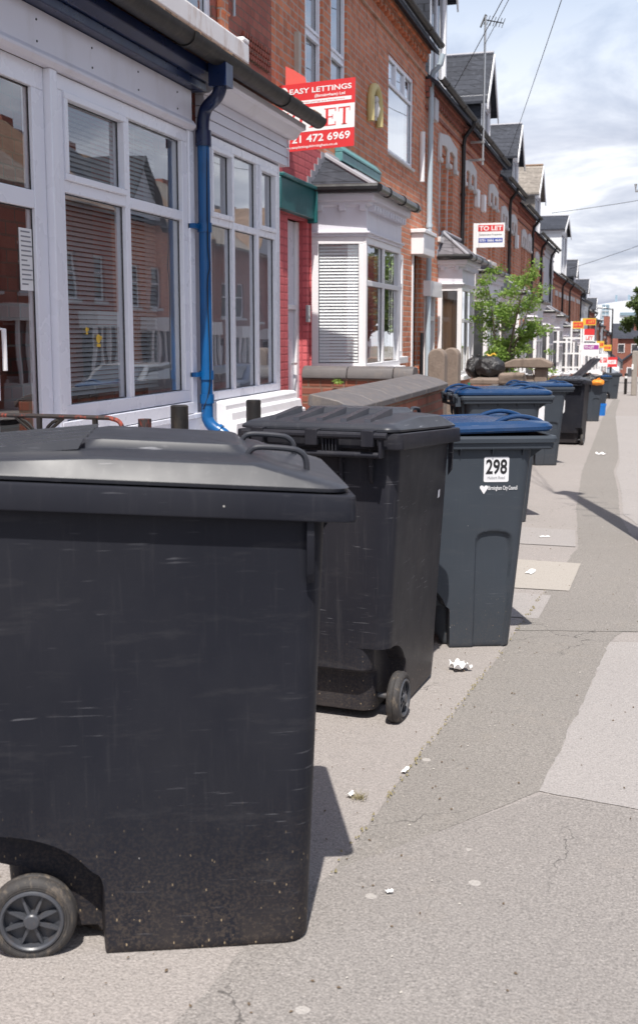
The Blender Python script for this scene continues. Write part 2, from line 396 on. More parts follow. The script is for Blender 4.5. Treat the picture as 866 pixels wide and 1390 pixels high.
def serif(mb, ch, F, u, v, w, h, n):
    a = w * .22; t = h * .07; e = .0009
    def r(x0, x1, y0, y1): mb.fbox(F, u + x0 * w, u + x1 * w, v + y0 * h, v + y1 * h, n, n + e)
    if ch == 'T': r(.40, .62, 0, .93); r(.0, 1, .93, 1); r(.0, .06, .76, .93); r(.94, 1, .76, .93); r(.28, .74, 0, .05)
    if ch == 'E': r(.12, .34, 0.06, .94); r(0, 1, .94, 1); r(0, 1, 0, .06); r(.34, .72, .47, .53); r(.92, 1, .80, .94); r(.92, 1, .06, .22); r(.68, .74, .38, .62)
    if ch == 'L': r(.12, .34, 0.06, .95); r(0, .48, .95, 1); r(0, 1, 0, .06); r(.92, 1, .06, .24)
    if ch == 'O':
        N = 24; vs = []
        for k in range(N):
            q = 2 * math.pi * k / N
            vs.append(F.p(u + w * (.5 + .5 * math.cos(q)), v + h * (.5 + .5 * math.sin(q)), n + e)); vs.append(F.p(u + w * (.5 + .27 * math.cos(q)), v + h * (.5 + .43 * math.sin(q)), n + e))
        mb.add(vs, [(2 * k, 2 * ((k + 1) % N), 2 * ((k + 1) % N) + 1, 2 * k + 1) for k in range(N)])

# ------------------------------------------------------------------ ground
def sheet(name, pts, mname, lift, kind='structure'):
    rj = random.Random(len(pts) + int(lift * 1e5)); q = []
    for (a, b), (c, d) in zip(pts, pts[1:] + pts[:1]):
        n = max(1, int(math.hypot(c - a, d - b) / .06)); n = min(n, 120)
        if name == 'side_street': n = 1
        for i in range(n):
            j = 0 if i == 0 else rj.gauss(0, .0045 if name != 'paving_slab' else .0012); q.append((a + (c - a) * i / n + j, b + (d - b) * i / n + j))
    pts = q
    m = MB(); m.add([(x, y, gz(y) + lift) for x, y in pts], [list(range(len(pts)))])
    o = m.build(name, M[mname]); bm = bmesh.new(); bm.from_mesh(o.data)
    for f in bm.faces:
        if f.normal.z < 0: f.normal_flip()
    bm.to_mesh(o.data); bm.free(); tag(o, kind=kind); return o
def strip(name, x0, x1, ys, mname, lift, thick=0):
    m = MB(); n = len(ys)
    vs = []
    for y in ys: vs += [(x0, y, gz(y) + lift), (x1, y, gz(y) + lift)]
    m.add(vs, [(2 * i, 2 * i + 1, 2 * i + 3, 2 * i + 2) for i in range(n - 1)])
    o = m.build(name, M[mname], recalc=False); tag(o, kind='structure'); return o
ys = [-60, -40, 0, 50, 100, 150, 200, 400, 800, 1600, 3000]
strip('ground', -1500, 1500, ys, 'earth', -.16)
ysl = [-40, 0, 50, 100, 150, 200]
strip('pavement', -3.6, 1.5, ysl, 'pavement', 0)
k = MB()
for a, b in zip(ysl[:-1], ysl[1:]):
    vs = [(x, y, gz(y) + z) for y in (a, b) for x, z in ((1.502, -.13), (1.502, .002), (1.65, .002), (1.65, -.13))]
    k.add(vs, [(0, 1, 5, 4), (1, 2, 6, 5), (2, 3, 7, 6)])
tag(k.build('kerb', M['kerb']), kind='structure')
strip('road', 1.652, 8.0, ysl, 'road', -.12)
strip('far_pavement', 8.002, 11.0, ysl, 'pavement', -.004)
sheet('pavement_strip', [(-.72, 2.53), (-.66, 3.5), (-.575, 4.7), (-.48, 6.36), (-.385, 7.97), (-.52, 10.2), (-.65, 13.9), (-.73, 19.4), (-.89, 29.7), (-1.0, 45), (-.72, 45), (-.62, 32.2), (-.32, 19.6), (-.25, 16), (-.27, 14), (-.18, 12), (-.12, 9.9), (-.04, 8.9), (.05, 8.2), (.05, 7.0), (.0, 5.6), (-.085, 5.24), (-.16, 4.3), (-.25, 3.26)], 'trench', .0015)
sheet('pavement_right_patch', [(-.25, 3.26), (1.498, 2.95), (1.498, 5.5), (.0, 5.25), (-.09, 5.22), (-.16, 4.3)], 'pavement_right', .0025)
sheet('pavement_near_patch', [(-.90, 1.45), (1.498, 1.2), (1.498, 2.94), (-.24, 3.24), (-.72, 2.56), (-.78, 2.3)], 'near', .0020)
sheet('pavement_cross_patch', [(-.55, 5.3), (1.498, 5.9), (1.498, 6.5), (-.50, 5.95)], 'trench', .0035)
sheet('pavement_far_patch', [(.0, 5.6), (1.498, 6.6), (1.498, 9.0), (.08, 8.9), (.05, 8.2), (.05, 7.0)], 'near', .0020)
sheet('pavement_pale_patch', [(.06, 9.2), (1.498, 9.2), (1.498, 30), (-.58, 30), (-.32, 19.6), (-.22, 15.5), (-.24, 14), (-.15, 12), (-.09, 9.9)], 'pavement_right', .0025)
sheet('paving_slab', [(-1.2, 6.33), (-.35, 6.36), (-.33, 7.29), (-1.2, 7.34)], 'flag', .005)
sheet('paving_slab', [(-1.2, 7.98), (-.40, 7.98), (-.45, 8.8), (-1.2, 8.85)], 'pavement_right', .0045)
sheet('paving_slab', [(-1.2, 5.55), (-.46, 5.6), (-.44, 6.2), (-1.2, 6.25)], 'pavement_right', .004)
sheet('side_street', [(-8, 58), (1.49, 58), (1.49, 64), (-8, 64)], 'pavement_right', .01)
# weeds and grit caught in the joint beside the strip
random.seed(3)
g = MB()
jo = [(-.72, 2.53), (-.66, 3.5), (-.575, 4.7), (-.48, 6.36)]
for i in range(150):
    a = random.random() * 3; j = int(min(2, a)); f = a - j
    x = jo[j][0] + (jo[j + 1][0] - jo[j][0]) * f + random.gauss(0, .006); y = jo[j][1] + (jo[j + 1][1] - jo[j][1]) * f
    s = random.uniform(.002, .005); g.add([(x - s, y, gz(y) + .006), (x + s, y, gz(y) + .006), (x + random.uniform(-s, s), y + s, gz(y) + .006 + s * 1.6), (x, y - s, gz(y) + .007)], [(0, 1, 2), (0, 2, 3), (1, 3, 2)])
for i in range(90):
    x = -.77 + random.gauss(0, .012); y = 3.03 + random.gauss(0, .012); q = random.uniform(0, 6.28); l = random.uniform(.01, .03)
    g.add([(x, y, gz(y) + .004), (x + .002, y + .001, gz(y) + .004), (x + math.cos(q) * l, y + math.sin(q) * l, gz(y) + .006 + random.uniform(0, .02))], [(0, 1, 2)])
gm = plain('dried_weed', (.20, .17, .09), .9, .3, 40)
tag(g.build('joint_weeds', gm, recalc=False), 'dry weeds and grit caught in the joint of the pavement', 'weeds', kind='stuff')

def crumbs(name, label, n, fn, mname, size, seed):
    rg = random.Random(seed); g = MB()
    for _ in range(n):
        x, y = fn(rg); q = rg.uniform(0, 6.28); s_ = size * rg.uniform(.4, 1.5); c, e = math.cos(q) * s_, math.sin(q) * s_; z = gz(y) + .0045
        g.add([(x - c, y - e, z), (x + e * .6, y - c * .6, z), (x + c, y + e, z + s_ * .1), (x - e * .5, y + c * .5, z + s_ * .2), (x, y, z + s_ * .7)], [(0, 1, 4), (1, 2, 4), (2, 3, 4), (3, 0, 4)])
    tag(g.build(name, M[mname], recalc=False), label, name.replace('_', ' '), kind='stuff')
M['grit_pale'] = plain('pale_grit', (.42, .39, .35), .9, .3, 60); M['grit_dark'] = plain('dark_leaf_crumb', (.11, .075, .045), .9, .4, 60)
crumbs('pale_grit', 'scattered pale grit on the pavement', 420, lambda g: (g.uniform(-1.3, .9), 1.2 + 9 * g.random() ** 1.5), 'grit_pale', .0035, 1)
crumbs('dark_crumbs', 'dark dry leaf crumbs gathered by the bins and the wall foot', 700, lambda g: ((lambda k: (-1.05 + g.gauss(0, .35), k) if g.random() < .6 else (g.uniform(-1.5, .9), k))(1.3 + 8 * g.random())), 'grit_dark', .0045, 2)
# ------------------------------------------------------------------ litter
def litter(loc, size, label, cat, seed, m='paper', name='litter', h=.02, asp=.7):
    random.seed(seed); N = 9; mb = MB(); c = Vector(loc)
    grid = []
    ang = random.uniform(0, 3)
    for i in range(N):
        for j in range(N):
            u = (i / (N - 1) - .5); v = (j / (N - 1) - .5) * asp
            rr = 1 - .35 * random.random() * (abs(u) > .4 or abs(v) > .4 * asp)
            x = (u * math.cos(ang) - v * math.sin(ang)) * size * rr; y = (u * math.sin(ang) + v * math.cos(ang)) * size * rr
            grid.append((c.x + x, c.y + y, gz(c.y + y) + .007 + abs(math.sin(u * 6 + seed) * math.cos(v * 7)) * h + random.random() * h * .15))
    mb.add(grid, [(i * N + j, (i + 1) * N + j, (i + 1) * N + j + 1, i * N + j + 1) for i in range(N - 1) for j in range(N - 1)])
    o = mb.build(name, M[m], recalc=False); sb = o.modifiers.new('s', 'SUBSURF'); sb.levels = sb.render_levels = 2; so = o.modifiers.new('thick', 'SOLIDIFY'); so.thickness = .001
    return tag(o, label, cat)
litter((-.70, 4.52, 0), .095, 'crumpled white paper beside the black bin with wheels facing the camera', 'litter', 4, h=.035, asp=.9, name='paper_scrap')
litter((-.68, 3.29, 0), .05, 'small white tissue scrap on the joint of the near pavement', 'litter', 9, h=.008, asp=.35, name='paper_scrap')
litter((-.80, 3.04, 0), .035, 'tiny white scrap beside the dried weed on the pavement', 'litter', 11, h=.01, asp=.5, name='paper_scrap')
litter((-.62, 6.86, 0), .16, 'flat torn leaflet lying on the pale paving flag', 'leaflet', 12, h=.012, asp=.35, name='leaflet')
litter((-.52, 16.6, 0), .17, 'white and violet wrapper lying past the blue lidded bins', 'litter', 15, h=.04, asp=.5, name='wrapper')
litter((-.66, 8.35, 0), .09, 'small white scrap on the square pale paving patch', 'litter', 18, h=.01, asp=.4, name='paper_scrap')
litter((-.55, 2.48, 0), .02, 'tiny white fleck on the near pavement by the large bin', 'litter', 21, h=.006, name='paper_scrap')

# ------------------------------------------------------------------ wheelie bins
def rrect(x0, x1, hw, r, z, ns=20, nx=20, nc=6, xa=None):
    """rounded rectangle in plan, counter-clockwise from the near rear corner"""
    pts = []
    def seg(a, b, n):
        for i in range(n): t = i / n; pts.append((a[0] + (b[0] - a[0]) * t, a[1] + (b[1] - a[1]) * t))
    def arc(cx, cy, q0):
        for i in range(nc): q = q0 + (math.pi / 2) * i / nc; pts.append((cx + r * math.cos(q), cy + r * math.sin(q)))
    if xa is not None:
        a, b = x0 + r, x1 - r; e = max(xa, a + .022)
        P = [a + (e - .014 - a) * i / 14 for i in range(14)] + [e - .014, e - .009, e - .004, e, e + .004] + [e + .010 + (b - e - .010) * i / 46 for i in range(46)]
    if xa is not None: pts += [(x, -hw) for x in P]
    else: seg((x0 + r, -hw), (x1 - r, -hw), ns)
    arc(x1 - r, -hw + r, -math.pi / 2)
    seg((x1, -hw + r), (x1, hw - r), nx); arc(x1 - r, hw - r, 0)
    if xa is not None: pts += [(x, hw) for x in [b] + P[:0:-1]]
    else: seg((x1 - r, hw), (x0 + r, hw), ns)
    arc(x0 + r, hw - r, math.pi / 2)
    seg((x0, hw - r), (x0, -hw + r), nx); arc(x0 + r, -hw + r, math.pi)
    zf = z if callable(z) else (lambda x: z)
    return [Vector((x, y, zf(x))) for x, y in pts]
def sst(a, b, x):
    t = max(0, min(1, (x - a) / (b - a))); return t * t * (3 - 2 * t)
BIN = {
 'old': dict(ax=-.245, rt=-.32, rb=-.235, fb=.31, ft=.345, hwb=.222, hwt=.268, rimf=.402, rimr=-.345, rimw=.292, H=1.0, sl=.088, rh=.058),
 'xl': dict(ax=-.306, rt=-.455, rb=-.41, fb=.31, ft=.345, hwb=.235, hwt=.285, rimf=.405, rimr=-.49, rimw=.312, H=1.10, sl=.058, rh=.058),
 'new': dict(ax=-.245, rt=-.30, rb=-.20, fb=.225, ft=.30, hwb=.205, hwt=.262, rimf=.395, rimr=-.34, rimw=.29, H=1.01, sl=.0, rh=.062),
}
CACHE = {}
def bin_body(st):
    d = BIN[st]; m = MB(); rings = []
    zs = [0.0, .006, .014, .03, .049, .051, .07, .09, .11, .13] + [.15 + .155 * math.sin(R(90 * q / 20)) for q in range(21)] + [.3065, .312, .33] + [.36, .39, .42, .45, .48, .51, .535, .545, .552, .558, .564, .57, .58, .595, .61, .64, .7, .8, .9, 1.0]
    for z in zs:
        t = z / 1.0; k = 1 if z > .014 else (z / .014) ** .5
        rin = .012 * (1 - k)
        xf = d['fb'] + (d['ft'] - d['fb']) * t - rin; xr = d['rb'] + (d['rt'] - d['rb']) * t + rin; hw = d['hwb'] + (d['hwt'] - d['hwb']) * t - rin
        Hs = d['H'] - .03
        zz = (lambda x, z=z: z if z < .7 else .7 + (z - .7) / .3 * (Hs - .7 - d['sl'] * (x - d['rimr'])))
        if st == 'new': zz = (lambda x, z=z: z if z < .7 else .7 + (z - .7) / .3 * (Hs - .7))
        xv = d['ax'] + (.145 if st == 'xl' else .157); rx = xv - xr - .03
        q_ = max(0, min(1, (z - .15) / .155)); xa = xv - rx * (1 - math.sqrt(max(0, 1 - q_ * q_))); on = z < .306
        ring = rrect(xr, xf, hw, .055, zz, nx=22, nc=7, xa=xa)
        out = []
        for p in ring:
            x, y, q = p
            zr = z
            # wheel arch, pushed in from both flanks
            ins = sst(-.003, .013, max(xa, xr + .077) - x) * .062 if on and (xa > xr + .077 or x < xa) else (.062 if on and x < xa else 0)
            if abs(y) > .08: y = math.copysign(max(.08, abs(y) - ins), y) if ins else y
            # tucked-in rear foot
            rear = sst(.215, .195, zr) * (.085 if st != 'xl' else .05)
            if x < -.05: x = x + rear * sst(-.05, xr + .03, x)
            # bottom of the rear foot lifted
            if z < .05 and x < d['ax'] + .155: q = q + (.05 - z) * sst(d['ax'] + .16, d['ax'] + .135, x) * .9
            if st == 'new':
                # tall round-headed panel pressed into the flanks near the front
                pu0, pu1, top = .045, .205, .56
                cxp = (pu0 + pu1) / 2; half = (pu1 - pu0) / 2
                zt = top - half * .5 * (1 - math.sqrt(max(0, 1 - min(1, abs(x - cxp) / half) ** 3)))
                inn = sst(-.006, .004, half - abs(x - cxp)) * sst(-.008, .006, zt - zr)
                if abs(abs(p.y) - hw) < .004: y -= math.copysign(.013 * inn, y)
                # one vertical crease towards the rear
            else:
                # slight dish of the big flat flank
                c = math.sin(max(0, min(1, (x - xr) / (xf - xr))) * math.pi) * math.sin(min(1, z / .95) * math.pi)
                if abs(abs(p.y) - hw) < .004: y -= math.copysign(.007 * c, y)
            out.append(Vector((x, y, q)))
        rings.append(out)
    m.loft(rings, True, False); return m
def bin_rim(st):
    d = BIN[st]; m = MB(); z0 = lambda dz: (lambda x: d['H'] + dz - d['sl'] * (x - d['rimr']))
    h = d['rh']; rings = []
    prof = [(-.03, -h + .004), (-.002, -h), (.002, -h + .002), (.003, -h + .006), (.002, -h * .5), (.0005, -.006), (-.001, -.002), (-.005, 0), (-.03, -.001), (-.034, -.03)]
    if st == 'new': prof = [(-.045, -h + .02), (-.012, -h), (-.008, -h + .006), (-.006, -h * .55), (.002, -h * .48), (.004, -.012), (0, -.002), (-.012, 0), (-.03, -.002), (-.034, -.03)]
    for ins, dz in prof:
        rings.append(rrect(d['rimr'] - ins, d['rimf'] + ins, d['rimw'] + ins, .026 + max(0, ins) * .5, z0(dz), ns=14, nx=10, nc=6))
    m.loft(rings, False, False)
    # inner funnel down to the body
    a = rrect(d['rimr'] + .03, d['rimf'] - .03, d['rimw'] - .03, .035, z0(-h + .012), ns=14, nx=10, nc=6)
    b = rrect(d['rt'] + .004, d['ft'] - .004, d['hwt'] - .004, .045, z0(-h - .004), ns=14, nx=10, nc=6)
    m.loft([a, b], False, False)
    return m
def bin_ribs(st):
    d = BIN[st]; h = d['rh']; out = []
    class RB:
        def prism(s, *a): out.append(MB().prism(*a))
    m = RB()
    zt = lambda x: d['H'] - h - d['sl'] * (x - d['rimr']) + .006
    if st in ('old', 'xl'):
        for s in (-1, 1):
            x = d['ft'] - .045; y = s * (d['hwt'] - .002); z = zt(x)
            m.prism([(x, y, z), (x, y + s * .02, z), (x, y + s * .017, z - .12), (x, y, z - .145)], (.016, 0, 0))
    else:
        for s in (-1, 1):
            for x in (-.2, -.05, .1, .24):
                y = s * (d['hwt'] - .006); z = zt(x); m.prism([(x, y, z), (x, y + s * .03, z), (x, y - s * .004, z - .045)], (.006, 0, 0))
    for y in (-.2, -.07, .07, .2):
        x = d['ft'] - .008; z = zt(x); m.prism([(x, y, z), (x + (.08 if st == 'new' else .04), y, z), (x - .004, y, z - .06)], (0, .007, 0))
    x = d['rt'] + .004
    for y in (-.2, -.09, .09, .2):
        z = zt(x); m.prism([(x, y, z), (x - .03, y, z), (x - .018, y, z - .11), (x, y, z - .13)], (0, .012, 0))
    return out
def bin_hinge(st):
    d = BIN[st]; m = MB(); H = d['H']; x = d['rimr']
    for y in (-.225, -.02, .185):
        m.box(x - .052, x + .004, y - .0, y + .045, H - .045, H + .012)
    m.tube([(x - .035, -.27, H - .008), (x - .035, .27, H - .008)], .013, 10)
    m.tube([(x - .03, -.24, H - .075), (x - .03, .24, H - .075)], .011, 8)
    for i in range(5): m.box(x - .034, x + .0, -.085 + i * .012, -.080 + i * .012, H - .075, H - .02)
    for y in (-.25, .24): m.box(x - .04, x + .004, y, y + .01, H - .085, H - .01)
    return m
def bin_lid(st):
    """origin at the hinge: x runs from 0 at the hinge to the front lip"""
    d = BIN[st]; m = MB(); Ld = d['rimf'] - d['rimr']; w = d['rimw']; sl = d['sl']
    def ring(x0, x1, hw, r, z): return rrect(x0, x1, hw, r, (lambda x: z - sl * x), ns=18, nx=14, nc=6)
    if st in ('old', 'xl'):
        k0 = 0 if st == 'old' else .14
        def ring(x0, x1, hw, r, z): return rrect(x0, x1, hw, r, (lambda x: (z * (.5 + .5 * min(1, max(0, x) / .36)) if z > .02 else z) - sl * x), ns=24, nx=14, nc=6)
        rs = [ring(-.012, Ld - .012, w - .014, .05, .002), ring(-.012, Ld - .010, w - .012, .05, .010), ring(-.010, Ld - .022, w - .016, .05, .015), ring(.0, Ld - .165, w - .036, .05, .049), ring(.006, Ld - .175, w - .043, .05, .0535),
              ring(.02, Ld - .185, w - .055, .045, .0555), ring(.05, Ld - .20, w - .11, .04, .060), ring(.155 + k0, Ld - .215, .172, .035, .0615), ring(.165 + k0, Ld - .222, .166, .03, .066), ring(.178 + k0, Ld - .236, .156, .03, .079), ring(.184 + k0, Ld - .242, .150, .03, .0815), ring(.27 + k0, Ld - .31, .05, .02, .083)]
        m.loft(rs, True, True)
        # pressed wedge ribs over the back half of the top
        for y in (-.19, -.10, -.01, .08, .17):
            x2 = .17 + k0; m.prism([(.03, y, .028 - sl * .03), (x2, y + .004, .062 * (.5 + .5 * min(1, x2 / .36)) - sl * x2), (x2 + .012, y + .008, .080 - sl * (x2 + .012)), (.06, y + .008, .044 - sl * .06)], (0, .024, 0))
    else:
        rs = [ring(-.012, Ld - .012, w - .012, .06, .0), ring(-.02, Ld - .006, w - .006, .06, .008), ring(-.02, Ld - .006, w - .006, .06, .022), ring(-.008, Ld - .02, w - .02, .06, .036), ring(.05, Ld - .09, w - .06, .06, .048), ring(.07, Ld - .11, w - .08, .05, .042), ring(.12, Ld - .17, w - .13, .05, .046), ring(.2, Ld - .26, w - .22, .03, .053)]
        m.loft(rs, True, True)
    return m
def lid_loop(st, s):
    d = BIN[st]; Ld = d['rimf'] - d['rimr']; sl = d['sl']; m = MB()
    if st in ('old', 'xl'):
        y = s * .155
        P = [(Ld - .225, y, .050), (Ld - .215, y, .068), (Ld - .195, y, .077), (Ld - .13, y, .076), (Ld - .105, y, .070), (Ld - .092, y, .052), (Ld - .09, y, .012)]
        pts = smooth([Vector((a, b, c - sl * a)) for a, b, c in P]); m.tube(pts, .0085, 10, flat=.8)
    else:
        y = s * .17
        P = [(Ld - .26, y, .034), (Ld - .21, y, .054), (Ld - .15, y, .063), (Ld - .09, y, .054), (Ld - .04, y, .034), (Ld - .02, y, .010)]
        if s > 1: y = (s - 3) * .17; P = [(.20, y, .035), (.14, y, .055), (.08, y, .064), (.02, y, .052), (-.02, y, .024), (-.03, y, .0)]
        pts = smooth([Vector(q) for q in P]); m.tube(pts, .015, 10, flat=.7)
    return m
def smooth(P, n=5):
    out = []
    for i in range(len(P) - 1):
        p0 = P[max(0, i - 1)]; p1 = P[i]; p2 = P[i + 1]; p3 = P[min(len(P) - 1, i + 2)]
        for k in range(n):
            t = k / n
            out.append(.5 * ((2 * p1) + (p2 - p0) * t + (2 * p0 - 5 * p1 + 4 * p2 - p3) * t * t + (3 * p1 - p0 - 3 * p2 + p3) * t ** 3))
    out.append(P[-1]); return out
WR = .097
def wheel_tyre():
    F = Fr((0, 0, 0), (1, 0, 0), (0, 1, 0)); m = MB()
    w = .024
    half = [(.070, w - .005), (.0725, w - .001), (.0755, w), (.0765, w - .0012), (.0775, w), (.082, w + .0005), (.083, w - .0008), (.084, w), (.089, w - .002), (.094, w - .007), (WR, w - .014), (WR, .004)]
    prof = [(r_, -h) for r_, h in half] + [(WR - .003, 0)] + half[::-1] + [(.069, 0)]
    n = 40; rings = [[F.p(r * math.cos(q), r * math.sin(q), h) for q in [2 * math.pi * k / n for k in range(n)]] for r, h in prof + [prof[0]]]
    m.loft(rings, False, False); return m
def wheel_rim():
    F = Fr((0, 0, 0), (1, 0, 0), (0, 1, 0)); m = MB(); n = 40
    for s in (-1, 1):
        prof = [(.0705, s * .010), (.0715, s * .022), (.069, s * .0265), (.065, s * .0275), (.0615, s * .024), (.061, s * .004)]
        m.loft([[F.p(r * math.cos(q), r * math.sin(q), h) for q in [2 * math.pi * k / n for k in range(n)]] for r, h in prof], False, False)
        for k in range(8):
            q = 2 * math.pi * k / 8 + .35; c, e = math.cos(q), math.sin(q)
            def P(r, t, h): return F.p(r * c - t * e, r * e + t * c, s * h)
            m.add([P(.012, -.004, .006), P(.012, .004, .006), P(.062, .0022, .006), P(.062, -.0022, .006), P(.012, -.004, .022), P(.012, .004, .022), P(.062, .0022, .017), P(.062, -.0022, .017)],
                  [(4, 5, 6, 7), (0, 4, 7, 3), (1, 2, 6, 5), (3, 7, 6, 2), (0, 1, 5, 4)])
        m.lathe(Fr((0, 0, 0), (1, 0, 0), (0, s, 0)), [(.018, .004), (.018, .026), (.015, .029), (.004, .030)], 20)
    m.lathe(Fr((0, 0, 0), (1, 0, 0), (0, 1, 0)), [(.0625, -.003), (.0625, .003)], 30)
    return m
def cached(key, fn, mname):
    k = (key, mname)
    if k not in CACHE:
        q = L(fn()); q.ang = 19 if key[:4] in ('rim/', 'lid/') else 33
        CACHE[k] = q.build(key.split('/')[0], M[mname], data_only=True)
    return CACHE[k]
def child(name, me, parent, loc=(0, 0, 0), rot=(0, 0, 0), bevel=0):
    o = bpy.data.objects.new(name, me); COL.objects.link(o); o.parent = parent; o.location = loc; o.rotation_euler = rot
    if bevel:
        b = o.modifiers.new('bevel', 'BEVEL'); b.width = bevel; b.segments = 2; b.limit_method = 'ANGLE'; b.angle_limit = R(40)
    return o
def make_bin(x, y, yaw, st, bm_, lm, label, lid_open=0, roll=0, tilt=0, sc=1.0):
    d = BIN[st]
    root = empty('wheelie_bin', (x, y, gz(y)), label, 'wheelie bin', 'wheelie bins out on the pavement', R(yaw), world=False)
    root.rotation_euler = (roll, tilt, R(yaw)); root.scale = (sc, sc, sc)
    child('body', cached('body/' + st, lambda: bin_body(st), bm_), root)
    child('rim', cached('rim/' + st, lambda: bin_rim(st), bm_), root)
    for i, rb_ in enumerate(bin_ribs(st)): child('stiffening_rib', cached('stiffening_rib/%s%d' % (st, i), lambda: rb_, bm_), root, bevel=.002)
    child('hinge', cached('hinge/' + st, lambda: bin_hinge(st), bm_), root, bevel=.004)
    lid = child('lid', cached('lid/' + st, lambda: bin_lid(st), lm), root, (d['rimr'], 0, d['H'] + .002), (0, -lid_open, 0))
    for s in ((-1, 1) if st != 'new' else (-1, 1, 2, 4)):
        child('lid_handle' if s < 2 else 'hinge_arch', cached('lid_handle/%s%d' % (st, s), lambda: lid_loop(st, s), lm), lid)
    ax = MB().tube([(0, -.23, 0), (0, .23, 0)], .011, 10)
    child('axle', cached('axle', lambda: ax, 'rim_plastic'), root, (d['ax'], 0, WR))
    for s in (-1, 1):
        w = child('wheel', cached('wheel/t', wheel_tyre, 'rubber'), root, (d['ax'], s * (d['hwb'] + (.008 if st != 'xl' else (-.022 if yaw < 40 else .022))), WR))
        child('wheel_rim', cached('wheel_rim', wheel_rim, 'rim_plastic'), w)
    return root
B1 = make_bin(-1.052, 2.295, 23, 'xl', 'bin_black', 'lid_black', 'large charcoal bin with spoked wheel filling the lower left foreground')
B2 = make_bin(-1.05, 4.12, 86, 'xl', 'bin_black_b', 'lid_black', 'scuffed black bin with hinge and wheels towards the camera', lid_open=0)
B3 = make_bin(-.82, 5.09, 22, 'new', 'bin_grey', 'lid_blue', 'grey bin numbered 298 under a glossy blue lid', lid_open=R(1.5))
B4 = make_bin(-1.17, 9.25, 22, 'new', 'bin_grey', 'lid_blue', 'blue lidded grey bin directly behind the bin numbered 298', sc=1.07)
B5 = make_bin(-1.30, 14.7, 22, 'new', 'bin_grey', 'lid_blue', 'blue lidded grey bin with white sticker, before the black bin', sc=1.04)
B6 = make_bin(-1.12, 18.9, 86, 'xl', 'bin_black', 'lid_black', 'black bin with white sticker on its back beyond the blue lids')
B7 = make_bin(-1.18, 26.9, 22, 'new', 'bin_grey', 'lid_black', 'overflowing grey bin with its black lid propped open', lid_open=R(42))
B8 = make_bin(-1.25, 33.5, 40, 'new', 'bin_grey', 'lid_blue', 'small far grey bin behind the overflowing one')
B9 = make_bin(-1.1, 46, 10, 'new', 'bin_grey', 'lid_black', 'farthest large grey bin at the end of the pavement row')

# bin markings
def sticker(root, pts, mname, name='sticker'):
    m = L(MB()); m.prism(pts, (0, -.0012, 0)); return m.build(name, M[mname], root)
def flankF(st, x, z, side=-1):
    d = BIN[st]; t = z / 1.0
    dy = (d['hwt'] - d['hwb']); hw = d['hwb'] + dy * t
    v = Vector((0, -dy, 1)).normalized(); u = Vector((1, 0, 0)); n = u.cross(v)
    return Fr((x, -hw, z), u, n, v)
F = flankF('new', .125, .855)
m = L(MB()); N = []
w2, h2, r = .058, .058, .008
for cx, cy, q0 in ((w2 - r, h2 - r, 0), (-w2 + r, h2 - r, 90), (-w2 + r, -h2 + r, 180), (w2 - r, -h2 + r, 270)):
    for k in range(5): q = R(q0 + k * 22.5); N.append((cx + r * math.cos(q), cy + r * math.sin(q)))
m.fprism(F, N, .0, .0016); lab = m.build('number_label', M['label_white'], B3)
m = L(MB()); text(m, '298', F, 0, -.018, .066, .098, n=.0022, bold=.022, center=True)
o = m.build('numerals', M['ink_black'], lab)
m = L(MB()); text(m, 'Hubert Road', F, 0, -.044, .014, .08, n=.0022, center=True)
m.build('lettering', M['ink_grey'], lab)
F = flankF('new', .145, .765)
m = L(MB()); text(m, 'Birmingham City Council', F, -.055, -.004, .019, .135, n=.0018, bold=.012)
heart = [(0, -.024), (.019, .004), (.019, .012), (.012, .017), (.004, .015), (0, .009), (-.004, .015), (-.012, .017), (-.019, .012), (-.019, .004)]
m.fprism(F, [(a - .075, b) for a, b in heart], .0012, .0022)
m.build('council_emblem', M['label_white'], B3)
F = flankF('old', .30, .80)
# white stickers on bins farther back
F = flankF('new', -.10, .74); m = L(MB()); m.fbox(F, -.0, .12, -.22, .03, .0, .0016); m.build('sticker', M['label_white'], B5)
m = L(MB()); dB = BIN['old']
def rearF(st, y, z):
    d = BIN[st]; v = Vector((d['rt'] - d['rb'], 0, 1)).normalized(); n = Vector((-1, 0, 0)); return Fr((d['rb'] + (d['rt'] - d['rb']) * z, y, z), (0, -1, 0), n, v)
F = rearF('xl', .10, .56); m.fprism(F, [(-.08, -.0), (-.06, -.02), (.05, -.01), (.07, .02), (.075, .2), (.05, .23), (-.06, .225), (-.08, .2)], 0, .002); m.build('sticker', M['label_white'], B6)
m = L(MB()); m.fbox(F, -.10, .08, .30, .325, .0, .002); m.build('painted_mark', M['label_white'], B6)
F = flankF('xl', .17, .78)
m = L(MB()); m.fprism(F, [(.0, 0), (.028, .002), (.030, .03), (.022, .034), (.012, .028), (.002, .033)], 0, .0014)
F2 = Fr(F.o, F.u, F.n, F.v); m.build('sticker', M['label_white'], B2)

